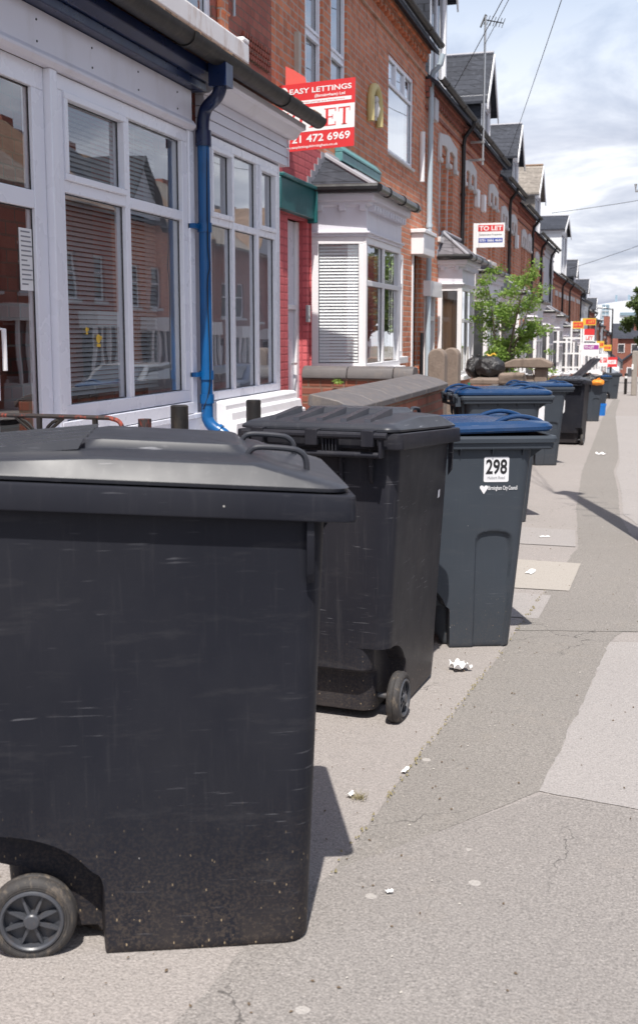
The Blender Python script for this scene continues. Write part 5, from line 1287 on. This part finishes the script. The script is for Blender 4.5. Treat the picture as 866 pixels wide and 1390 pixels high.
def wire(a, b, sag, r, label):
    a, b = Vector(a), Vector(b); pts = [a.lerp(b, t / 24) - Vector((0, 0, sag * 4 * (t / 24) * (1 - t / 24))) for t in range(25)]
    return tag(MB().tube(pts, r, 5).build('overhead_wire', M['ink_black']), label, 'wire', 'overhead wires')
wp = (PX - .15, PY, pz + PH - .32)
wire(wp, (-3.3, 19.2, 5.4), .05, .006, 'leftmost overhead wire running down to the eaves by the first dormer')
wire(wp, (XW + .3, 22.08, 6.9), .05, .006, 'overhead wire running down to the aerial pole')
wire(wp, (-3.3, 27.5, 5.6), .05, .006, 'rightmost overhead wire running down past the slate dormer')
wire((-3.3, 41, 5.6), (9.5, 34, 7.2), .3, .009, 'faint wire crossing the street high beyond the tiled dormer')
wire((-3.3, 52, 4.2), (9.5, 38, 8.2), .3, .010, 'lower faint wire crossing the cloudy sky above the far hill')

# lamp column far down the street, concrete post, bollard and grey fence
P = empty('street_lamp', (-1.9, 76, gz(76)), 'slim grey lamp column far down the street', 'street lamp'); z = gz(76)
m = MB().tube([(-1.9, 76, z), (-1.9, 76, z + 2.0), (-1.9, 76, z + 5.2)], [.09, .06, .045], 10); m.tube([(-1.9, 76, z + 5.15), (-2.6, 76, z + 5.25)], .035, 8); m.build('column', M['iron'], P)
m = MB(); m.box(-2.9, -2.3, 75.9, 76.1, z + 5.2, z + 5.3); m.build('lantern', M['metal'], P, bevel=.02)
P = empty('concrete_post', (-.20, 52, gz(52)), 'tall pale concrete post at the right edge of the pavement', 'post'); z = gz(52)
m = MB(); m.box(-.36, -.10, 51.9, 52.15, z, z + 2.05); m.build('shaft', M['concrete'], P, bevel=.03)
m = MB(); m.box(-.37, -.29, 51.86, 51.895, z + 1.2, z + 1.45); m.build('notice_plate', M['board_white'], P)
P = empty('traffic_bollard', (-.62, 52, gz(52)), 'dark slim bollard left of the concrete post', 'bollard')
m = MB().tube([(-.62, 53, z), (-.62, 53, z + .95), (-.62, 53, z + 1.0)], [.07, .07, .03], 12); m.build('bollard_body', M['iron'], P)
m = MB().tube([(-.62, 53, z + .75), (-.62, 53, z + .85)], .075, 12); m.build('reflective_band', M['board_white'], P)

# ------------------------------------------------------------------ trees
def leafcloud(m, c, rad, n, size, rnd, squash=.8):
    for _ in range(n):
        d = Vector((rnd.gauss(0, 1), rnd.gauss(0, 1), rnd.gauss(0, 1))); d.normalize(); p = Vector(c) + Vector((d.x * rad, d.y * rad, d.z * rad * squash)) * rnd.random() ** .45
        a = Vector((rnd.gauss(0, 1), rnd.gauss(0, 1), rnd.gauss(0, .6))).normalized(); b = a.cross(Vector((rnd.gauss(0, 1), rnd.gauss(0, 1), rnd.gauss(0, 1)))).normalized()
        s = size * rnd.uniform(.6, 1.3); q = a.cross(b) * s * .18
        m.add([p - a * s, p + b * s * .42 + q, p + a * s, p - b * s * .42 + q], [(0, 1, 2), (0, 2, 3)])
def young_tree():
    rnd = random.Random(21); by = 18.9; bx = -2.28; z0 = gz(by)
    root = empty('young_tree', (bx, by, z0), 'sparse young tree with bright green leaves behind the garden wall', 'tree')
    t = MB(); c = MB(); tips = []
    for k in range(7):
        q = k * 2.4 + .4; rr = rnd.uniform(.15, .62); h = rnd.uniform(2.1, 3.2)
        ex = bx + rr * math.cos(q) * (1.0) + .12; ey = by + rr * math.sin(q)
        P = smooth([Vector((bx + .04 * math.cos(q), by + .04 * math.sin(q), z0)), Vector((bx + .06 * math.cos(q), by + .05 * math.sin(q), z0 + h * .4)), Vector((bx + (ex - bx) * .55, by + (ey - by) * .55, z0 + h * .72)), Vector((ex, ey, z0 + h))], 4)
        t.tube(P, [max(.006, .026 * (1 - i / len(P))) for i in range(len(P))], 6)
        for i in range(4, len(P)):
            if rnd.random() < .95:
                d = Vector((rnd.gauss(0, 1), rnd.gauss(0, 1), rnd.uniform(-.1, .6))).normalized() * rnd.uniform(.15, .42); e = P[i] + d
                t.tube([P[i], P[i] + d * .5 + Vector((0, 0, .03)), e], [.008, .005, .003], 4); tips.append(e); tips.append(P[i] + d * .55)
    for k in range(10):
        q = rnd.uniform(0, 6.28); e = Vector((bx + .15 + math.cos(q) * rnd.uniform(.4, .72), by + math.sin(q) * .5, z0 + rnd.uniform(1.3, 2.5)))
        s0 = Vector((bx + .05, by, e.z - .35)); t.tube(smooth([s0, s0.lerp(e, .5) + Vector((0, 0, .08)), e], 3), [.008] * 3 + [.005] * 3 + [.003], 4); tips += [e, s0.lerp(e, .6), s0.lerp(e, .8)]
    for p in tips: leafcloud(c, p, rnd.uniform(.10, .20), rnd.randint(44, 70), .032, rnd, .6)
    t.build('trunk', M['bark'], root); c.build('crown', M['leaf'], root, recalc=False); return root
young_tree()
def shrub(bx, by, h, label, seed):
    rnd = random.Random(seed); z0 = gz(by); root = empty('shrub', (bx, by, z0), label, 'shrub'); t = MB(); c = MB()
    for k in range(9):
        q = rnd.uniform(0, 6.28); r_ = rnd.uniform(.1, .42); e = Vector((bx + r_ * math.cos(q), by + r_ * math.sin(q), z0 + h * rnd.uniform(.45, 1)))
        P = [Vector((bx, by, z0)), Vector((bx, by, z0)).lerp(e, .6) + Vector((0, 0, .1)), e]; t.tube(P, [.012, .008, .003], 5)
        for f in (.55, .8, 1): leafcloud(c, P[0].lerp(e, f), .12, 26, .045, rnd, .6)
    t.build('stem', M['bark'], root); c.build('foliage', M['leaf'], root, recalc=False)
shrub(-1.95, 23.4, 1.85, 'loose green shrub low beside the young tree', 4)
def big_tree(bx, by, H, rad, label, seed, n=260, size=.16):
    rnd = random.Random(seed); z0 = gz(by); root = empty('street_tree', (bx, by, z0), label, 'tree'); t = MB(); c = MB()
    t.tube([(bx, by, z0), (bx + .05, by, z0 + H * .25), (bx, by, z0 + H * .45)], [.28, .22, .16], 10)
    for k in range(26):
        q = rnd.uniform(0, 6.28); f = rnd.random(); zz = z0 + H * (.38 + .58 * f); rr = rad * (math.sin(math.pi * (.18 + .74 * f)) ** .7) * rnd.uniform(.35, 1)
        e = Vector((bx + rr * math.cos(q), by + rr * math.sin(q), zz)); s0 = Vector((bx, by, z0 + H * rnd.uniform(.28, .45)))
        t.tube([s0, s0.lerp(e, .5) + Vector((0, 0, .15)), e], [.10, .06, .02], 5)
        for j in range(5):
            o = Vector((rnd.gauss(0, 1), rnd.gauss(0, 1), rnd.gauss(0, .7))) * rad * .17; leafcloud(c, e + o, rad * rnd.uniform(.12, .24), int(n * .5), size, rnd, .7)
    t.build('trunk', M['bark'], root); c.build('crown', M['leaf_dark'], root, recalc=False); return root
big_tree(1.3, 90, 7.4, 2.7, 'broad dark green tree at the right edge of the street', 5)
big_tree(-8.6, 210, 7.2, 1.6, 'small far tree in front of the white hospital', 8, 90, .4)

# ------------------------------------------------------------------ distant buildings
H_ = empty('hospital_building', (-15, 600, gz(600)), 'huge white curved-roof hospital rising beyond the rooftops', 'building')
z = gz(600)
def slab(root, name, x0, x1, y0, y1, z0, z1, mname):
    m = MB(); m.box(x0, x1, y0, y1, z0, z1); return m.build(name, M[mname], root)
m = MB(); N = 20; x0, x1 = -32, 34
pts = [(x0, 590, z)] + [(x0 + (x1 - x0) * k / N, 590, 9 + 9.5 * math.sin(math.pi * (.12 + .55 * k / N)) ** .8) for k in range(N + 1)] + [(x1, 590, z)]
m.prism(pts, (0, 50, 0)); m.build('main_block', M['glassy_white'], H_)
m = MB()
for k in range(4): m.box(-11, 20, 589.4, 589.99, -3 + k * 4.2, -1.4 + k * 4.2)
m.build('window_band', M['hospital_glass'], H_)
m = MB(); m.box(-20.2, -16.4, 588, 589.99, 0, 15.2)
m.build('glazed_stair_tower', M['hospital_glass'], H_)
m = MB()
for k in range(6): m.box(-20.2, -16.4, 587.7, 587.99, .8 + k * 2.2, 1.1 + k * 2.2)
for k in range(3): m.box(-20.3 + k * 1.85, -20.1 + k * 1.85, 587.6, 587.69, 0, 15.2)
m.build('tower_mullion', M['glassy_white'], H_)
m = MB(); m.box(-24, -15, 585, 588.5, z, 2.0); m.build('lower_wing', M['glassy_white'], H_)
for x in (-14, -7.5): slab(H_, 'roof_plant', x, x + 1.1, 600, 601, 17, 20.5, 'hospital_glass')
def far_house(x0, x1, y, zt, label, mt='brick_far', gable=True, rm='slate'):
    z0 = gz(y) - 1; r = empty('distant_house', ((x0 + x1) / 2, y, gz(y)), label, 'house', 'houses at the foot of the hill'); xm = (x0 + x1) / 2; d = 8; rg = (x1 - x0) * .36
    m = MB()
    if gable:
        m.prism([(x0, y, z0), (x1, y, z0), (x1, y, zt), (xm, y, zt + rg), (x0, y, zt)], (0, d, 0)); m.build('walls', M[mt], r)
        m = MB()
        for a, b in (((x0 - .3, zt - .2), (xm, zt + rg + .1)), ((x1 + .3, zt - .2), (xm, zt + rg + .1))):
            m.prism([(a[0], y - .3, a[1]), (b[0], y - .3, b[1]), (b[0], y - .3, b[1] + .2), (a[0], y - .3, a[1] + .2)], (0, d + .6, 0))
        m.build('roof', M[rm], r)
    else:
        m.box(x0, x1, y, y + d, z0, zt); m.build('walls', M[mt], r)
        m = MB(); m.prism([(x0 - .2, y - .4, zt), (x0 - .2, y + d / 2, zt + 2.4), (x0 - .2, y + d + .4, zt)], (x1 - x0 + .4, 0, 0)); m.build('roof', M[rm], r)
    for k in range(2):
        xx = x0 + (x1 - x0) * (.28 + .44 * k)
        for zz in (zt - 2.2, zt - 4.8):
            mm = MB(); mm.box(xx - .55, xx + .55, y - .06, y - .001, zz, zz + 1.4); w_ = mm.build('window', M['white_paint'], r)
            mm = MB(); mm.box(xx - .45, xx + .45, y - .08, y - .061, zz + .1, zz + 1.3); mm.build('pane', M['glass_far'], w_)
    mm = MB(); mm.box(xm + .8, xm + 1.7, y + 2, y + 3.2, zt + rg * .3, zt + rg + 1.4); mm.build('chimney', M['brick_dark'], r)
far_house(-8.3, -4.6, 172, .9, 'brick gabled house closing the view at the foot of the hill', gable=True)
far_house(-4.3, 0.4, 178, .2, 'brick house with slate roof behind the lamp column', gable=False)
far_house(.8, 5.5, 168, -.4, 'brick house half hidden by the right hand tree', gable=False)
far_house(-12.5, -8.6, 180, 2.6, 'grey roofed house above the last terrace roofs', gable=False, mt='grey_render')
far_house(-6.5, -2.5, 140, -2.4, 'low pale gabled house where the street bends', mt='white_render')
far_house(-2.2, 1.6, 150, -2.6, 'low brick gabled house beside the bend')
# parked cars far down the street
def car(x, y, yaw, mt, label, sc=1.0):
    z0 = gz(y) - .12; root = empty('parked_car', (x, y, z0), label, 'car', 'cars parked along the road', R(yaw), world=False)
    prof = [(-2.05, .35), (-2.1, .62), (-1.95, .88), (-1.35, .95), (-.75, 1.38), (.55, 1.42), (1.35, .98), (1.95, .90), (2.1, .66), (2.08, .34)]
    m = L(MB()); rings = []
    for yy, k in ((-.86, .93), (-.80, 1), (-.4, 1.015), (.4, 1.015), (.80, 1), (.86, .93)):
        rings.append([Vector((a * (k if b < 1 else k * .98), yy if b < 1.0 else yy * .84, .30 + (b - .30) * k)) for a, b in prof])
    m.loft(rings, True, True, True); m.build('body', M[mt], root)
    m = L(MB())
    for s in (-1, 1):
        pts = [(-1.25, .96), (-.72, 1.33), (.52, 1.36), (1.2, 1.0)]; m.prism([(a, s * (.80 if b < 1.1 else .715), b) for a, b in pts], (0, s * .012, 0))
    m.prism([(-1.36, -.62, .98), (-.79, -.58, 1.36), (-.79, .58, 1.36), (-1.36, .62, .98)], (-.02, 0, .012)); m.prism([(1.36, -.62, 1.01), (.6, -.58, 1.40), (.6, .58, 1.40), (1.36, .62, 1.01)], (.02, 0, .014))
    m.build('car_window', M['glass_far'], root)
    for wx in (-1.3, 1.28):
        for s in (-1, 1):
            m = L(MB()); m.lathe(Fr((wx, s * .74, .31), (1, 0, 0), (0, s, 0)), [(.2, -.02), (.31, 0), (.315, .05), (.315, .12), (.29, .15), (.21, .15)], 24); w_ = m.build('wheel', M['rubber'], root)
            m = L(MB()); m.lathe(Fr((wx, s * .74, .31), (1, 0, 0), (0, s, 0)), [(.205, .145), (.19, .155), (.05, .165)], 16); m.build('wheel_rim', M['metal'], w_)
    for s in (-1, 1):
        m = L(MB()); m.box(2.02, 2.10, s * .62 - .15, s * .62 + .15, .66, .80); m.build('headlight', M['label_white'], root, bevel=.02)
        m = L(MB()); m.box(-2.12, -2.02, s * .64 - .12, s * .64 + .12, .66, .84); m.build('tail_light', M['board_red'], root, bevel=.02)
car(6.9, 33.5, 90, 'car_paint_dark', 'dark car parked across from the nearest bay, mirrored in its glass')
car(6.9, 39.5, 90, 'car_paint_red', 'red car parked behind the dark one, mirrored in the glass')
car(6.9, 26.0, 90, 'car_paint_silver', 'silver car parked at the far kerb, nearest of three')
car(-4.0, 119 + 7, 60, 'car_paint_silver', 'silver car turning at the foot of the hill')

# ------------------------------------------------------------------ opposite terrace (seen mirrored in the window glass)
XO = 11.5
def opposite(Y0, Y1, label, gable, mt='brick', rm='tile'):
    ym = (Y0 + Y1) / 2; g = gz(ym); r = empty('opposite_house', (XO, ym, g), label, 'house', 'terraced houses across the road')
    F = Fr((XO, Y1, 0), (0, -1, 0), (-1, 0, 0)); w = Y1 - Y0; ev = g + 6.4
    holes = [(.6, 1.5, g + 3.3, g + 4.8), (2.4, 3.3, g + 3.3, g + 4.8), (.5, 2.3, g + .8, g + 2.4), (3.0, 3.9, g, g + 2.4)]
    m = MB(); wall_holes(m, F, .003, w - .003, g - .4, ev, holes); m.build('front_wall', M[mt], r, recalc=False)
    m = MB()
    for y in (Y0 + .004, Y1 - .004): m.add([(XO, y, g - .4), (XO + 8, y, g - .4), (XO + 8, y, ev), (XO + 4, y, ev + 2.9), (XO, y, ev)], [(0, 1, 2, 3, 4)])
    m.quad((XO + 8, Y0, g - .4), (XO + 8, Y1, g - .4), (XO + 8, Y1, ev), (XO + 8, Y0, ev)); m.build('gable_wall', M['brick_far'], r, recalc=False)
    m = MB(); m.prism([(XO - .3, Y0 + .01, ev - .16), (XO + 4, Y0 + .01, ev + 2.95), (XO + 8.3, Y0 + .01, ev - .16), (XO + 8.3, Y0 + .01, ev - .06), (XO + 4, Y0 + .01, ev + 3.05), (XO - .3, Y0 + .01, ev - .06)], (0, Y1 - Y0 - .02, 0)); m.build('roof', M[rm], r)
    m = MB(); m.box(XO + 4.2, XO + 4.8, Y0 + .1, Y0 + .8, ev + 2.4, ev + 3.45); m.build('chimney', M['brick_dark'], r)
    for h in holes[:3]: window(Fr(F.p(h[0], h[2], 0), F.u, F.n), h[1] - h[0], h[3] - h[2], r, trans=((h[3] - h[2]) * .6,), gm='glass_far', fm='white_paint', t=.07, bev=0, sill=(.1, .06, .08, 'stone_lintel'))
    m = MB(); m.fbox(F, .35, 2.45, g - .3, g + .7, .003, .55); m.fbox(F, .30, 2.50, g + 2.45, g + 2.95, .003, .62); bb = m.build('white_bay', M['white_render'], r)
    for u in (.35, .85, 1.35, 1.87, 2.37): MB().fbox(F, u, u + .08, g + .7, g + 2.45, .45, .54).build('bay_mullion', M['white_paint'], bb)
    MB().fbox(F, .38, 2.42, g + .7, g + 2.45, .40, .43).build('bay_glass', M['glass_far'], bb)
    h = holes[3]; m = MB(); m.fbox(F, h[0] + .05, h[1] - .05, h[2], h[3] - .3, -.14, -.09); m.build('door', M['white_door'], r)
    if gable:
        m = MB(); m.prism([(XO - .1, Y0 + .6, ev - .1), (XO - .1, Y1 - .6, ev - .1), (XO - .1, ym, ev + 2.0)], (2.6, 0, 0)); d = m.build('front_gable', M['grey_render'], r)
        m = MB()
        for a in (Y0 + .4, Y1 - .4): m.prism([(XO - .3, a, ev - .3), (XO - .3, ym, ev + 2.15), (XO + 2.8, ym, ev + 2.15), (XO + 2.8, a, ev - .3)], (0, 0, .08))
        m.build('gable_roof', M[rm], r)
ords = ['first', 'second', 'third', 'fourth', 'fifth', 'sixth', 'seventh', 'eighth', 'ninth', 'tenth', 'eleventh', 'twelfth', 'thirteenth', 'fourteenth', 'fifteenth']
for i in range(15):
    y = 3 + i * 4.4; gb = i % 3 == 1
    opposite(y, y + 4.4, ords[i] + ' house along the far side of the road' + (', with a gabled front' if gb else ', with a plain tiled roof'), gb, ['brick', 'brick_far', 'brick_dark', 'brick'][i % 4], ['tile', 'tile_grey', 'tile', 'slate'][i % 4])
r = empty('letting_board', (8.4, 33, gz(33)), 'blue and red board across the road, mirrored in the three-light window', 'letting board', 'letting boards across the road')
Fb = Fr((8.4, 33.9, gz(33) + 2.5), (0, -1, 0), (-1, 0, 0)); m = MB(); m.fbox(Fb, 0, .8, 0, .55, -.02, 0); p = m.build('panel', M['board_red'], r)
m = MB(); m.fbox(Fb, 0, .8, .3, .55, 0, .004); m.build('colour_band', M['board_blue'], p)
m = MB(); m.box(8.405, 8.46, 33.91, 33.97, gz(33), gz(33) + 3.1); m.build('post', M['board_white'], r)
big_tree(8.8, 58, 8.0, 3.4, 'leafy tree across the road, mirrored in the white bay window', 11, 240, .16)

# ------------------------------------------------------------------ sun, sky, camera
SUN_EL, AZ = 63.0, 15.0
az = R(AZ); el = R(SUN_EL)
ld = Vector((-math.sin(az) * math.cos(el), math.cos(az) * math.cos(el), -math.sin(el)))
su = bpy.data.lights.new('sun', 'SUN'); su.energy = 5.0; su.angle = R(.53); su.color = (1, .955, .89)
so = bpy.data.objects.new('sun', su); COL.objects.link(so); so.rotation_euler = ld.to_track_quat('-Z', 'Y').to_euler()
w = bpy.data.worlds.new('World'); scene.world = w; w.use_nodes = True; nt = w.node_tree; nn = nt.nodes; bg = nn['Background']; wo = nn['World Output']
def N_(t, **k):
    n = nn.new(t)
    for a, v in k.items():
        if a == 'ins':
            for i, q in v.items():
                if isinstance(q, bpy.types.NodeSocket): nt.links.new(q, n.inputs[i])
                else: n.inputs[i].default_value = q
        else: setattr(n, a, v)
    return n
sky = N_('ShaderNodeTexSky', sky_type='NISHITA'); sky.sun_disc = False; sky.sun_elevation = el; sky.sun_rotation = R(180 - AZ); sky.air_density = 1.0; sky.dust_density = 1.5
nt.links.new(sky.outputs[0], bg.inputs[0]); bg.inputs[1].default_value = .135
tc = N_('ShaderNodeTexCoord'); sp = N_('ShaderNodeSeparateXYZ', ins={0: tc.outputs['Generated']})
zc = N_('ShaderNodeMath', operation='MAXIMUM', ins={0: sp.outputs[2], 1: .0}); zc = N_('ShaderNodeMath', operation='ADD', ins={0: zc.outputs[0], 1: .22})
ux = N_('ShaderNodeMath', operation='DIVIDE', ins={0: sp.outputs[0], 1: zc.outputs[0]}); uy = N_('ShaderNodeMath', operation='DIVIDE', ins={0: sp.outputs[1], 1: zc.outputs[0]})
cv = N_('ShaderNodeCombineXYZ', ins={0: ux.outputs[0], 1: uy.outputs[0], 2: 3.7})
n1 = N_('ShaderNodeTexNoise', ins={'Vector': cv.outputs[0], 'Scale': 1.15, 'Detail': 8.0, 'Roughness': .56, 'Distortion': .25})
n2 = N_('ShaderNodeTexNoise', ins={'Vector': cv.outputs[0], 'Scale': 1.7, 'Detail': 8.0, 'Roughness': .58, 'Distortion': .4})
r1 = N_('ShaderNodeValToRGB', ins={0: n1.outputs[0]}); r1.color_ramp.elements[0].position = .43; r1.color_ramp.elements[1].position = .60
low = N_('ShaderNodeMapRange', ins={0: sp.outputs[2], 1: .36, 2: .16, 3: 0.0, 4: .92})
cm = N_('ShaderNodeMath', operation='MAXIMUM', ins={0: r1.outputs[0], 1: low.outputs[0]})
cm2 = N_('ShaderNodeMapRange', ins={0: cm.outputs[0], 1: 0.0, 2: 1.0, 3: .10, 4: .97})
r2 = N_('ShaderNodeValToRGB', ins={0: n2.outputs[0]}); e = r2.color_ramp.elements; e[0].position = .40; e[0].color = (.40, .43, .53, 1); e[1].position = .58; e[1].color = (.86, .87, .91, 1); q = e.new(.5); q.color = (.60, .62, .70, 1)
cb = N_('ShaderNodeBackground', ins={0: r2.outputs[0], 1: 1.0})
mx = N_('ShaderNodeMixShader', ins={0: cm2.outputs[0], 1: bg.outputs[0], 2: cb.outputs[0]}); nt.links.new(mx.outputs[0], wo.inputs[0])

f = 1463.0; phi = math.atan(200 / f); th = math.atan(437 / (f / math.cos(phi)))
cd = bpy.data.cameras.new('camera'); cam = bpy.data.objects.new('camera', cd); COL.objects.link(cam); scene.camera = cam
cd.sensor_fit = 'VERTICAL'; cd.sensor_height = 36; cd.lens = f / 1390 * 36; cd.shift_y = -45 / 1390; cd.clip_end = 5000; cd.clip_start = .05
cam.location = (0, 0, CAMZ); cam.rotation_euler = (math.pi / 2 - phi, 0, th)
cd.dof.use_dof = True; cd.dof.focus_distance = 4.6; cd.dof.aperture_fstop = 6.3
vs = scene.view_settings; vs.view_transform = 'Standard'; vs.look = 'None'; vs.exposure = .40; vs.gamma = 1; vs.use_curve_mapping = False
scene.cycles.use_denoising = True
scene.cycles.max_bounces = 8; scene.cycles.transparent_max_bounces = 12
for o in bpy.data.objects:
    if '_org' in o: del o['_org']
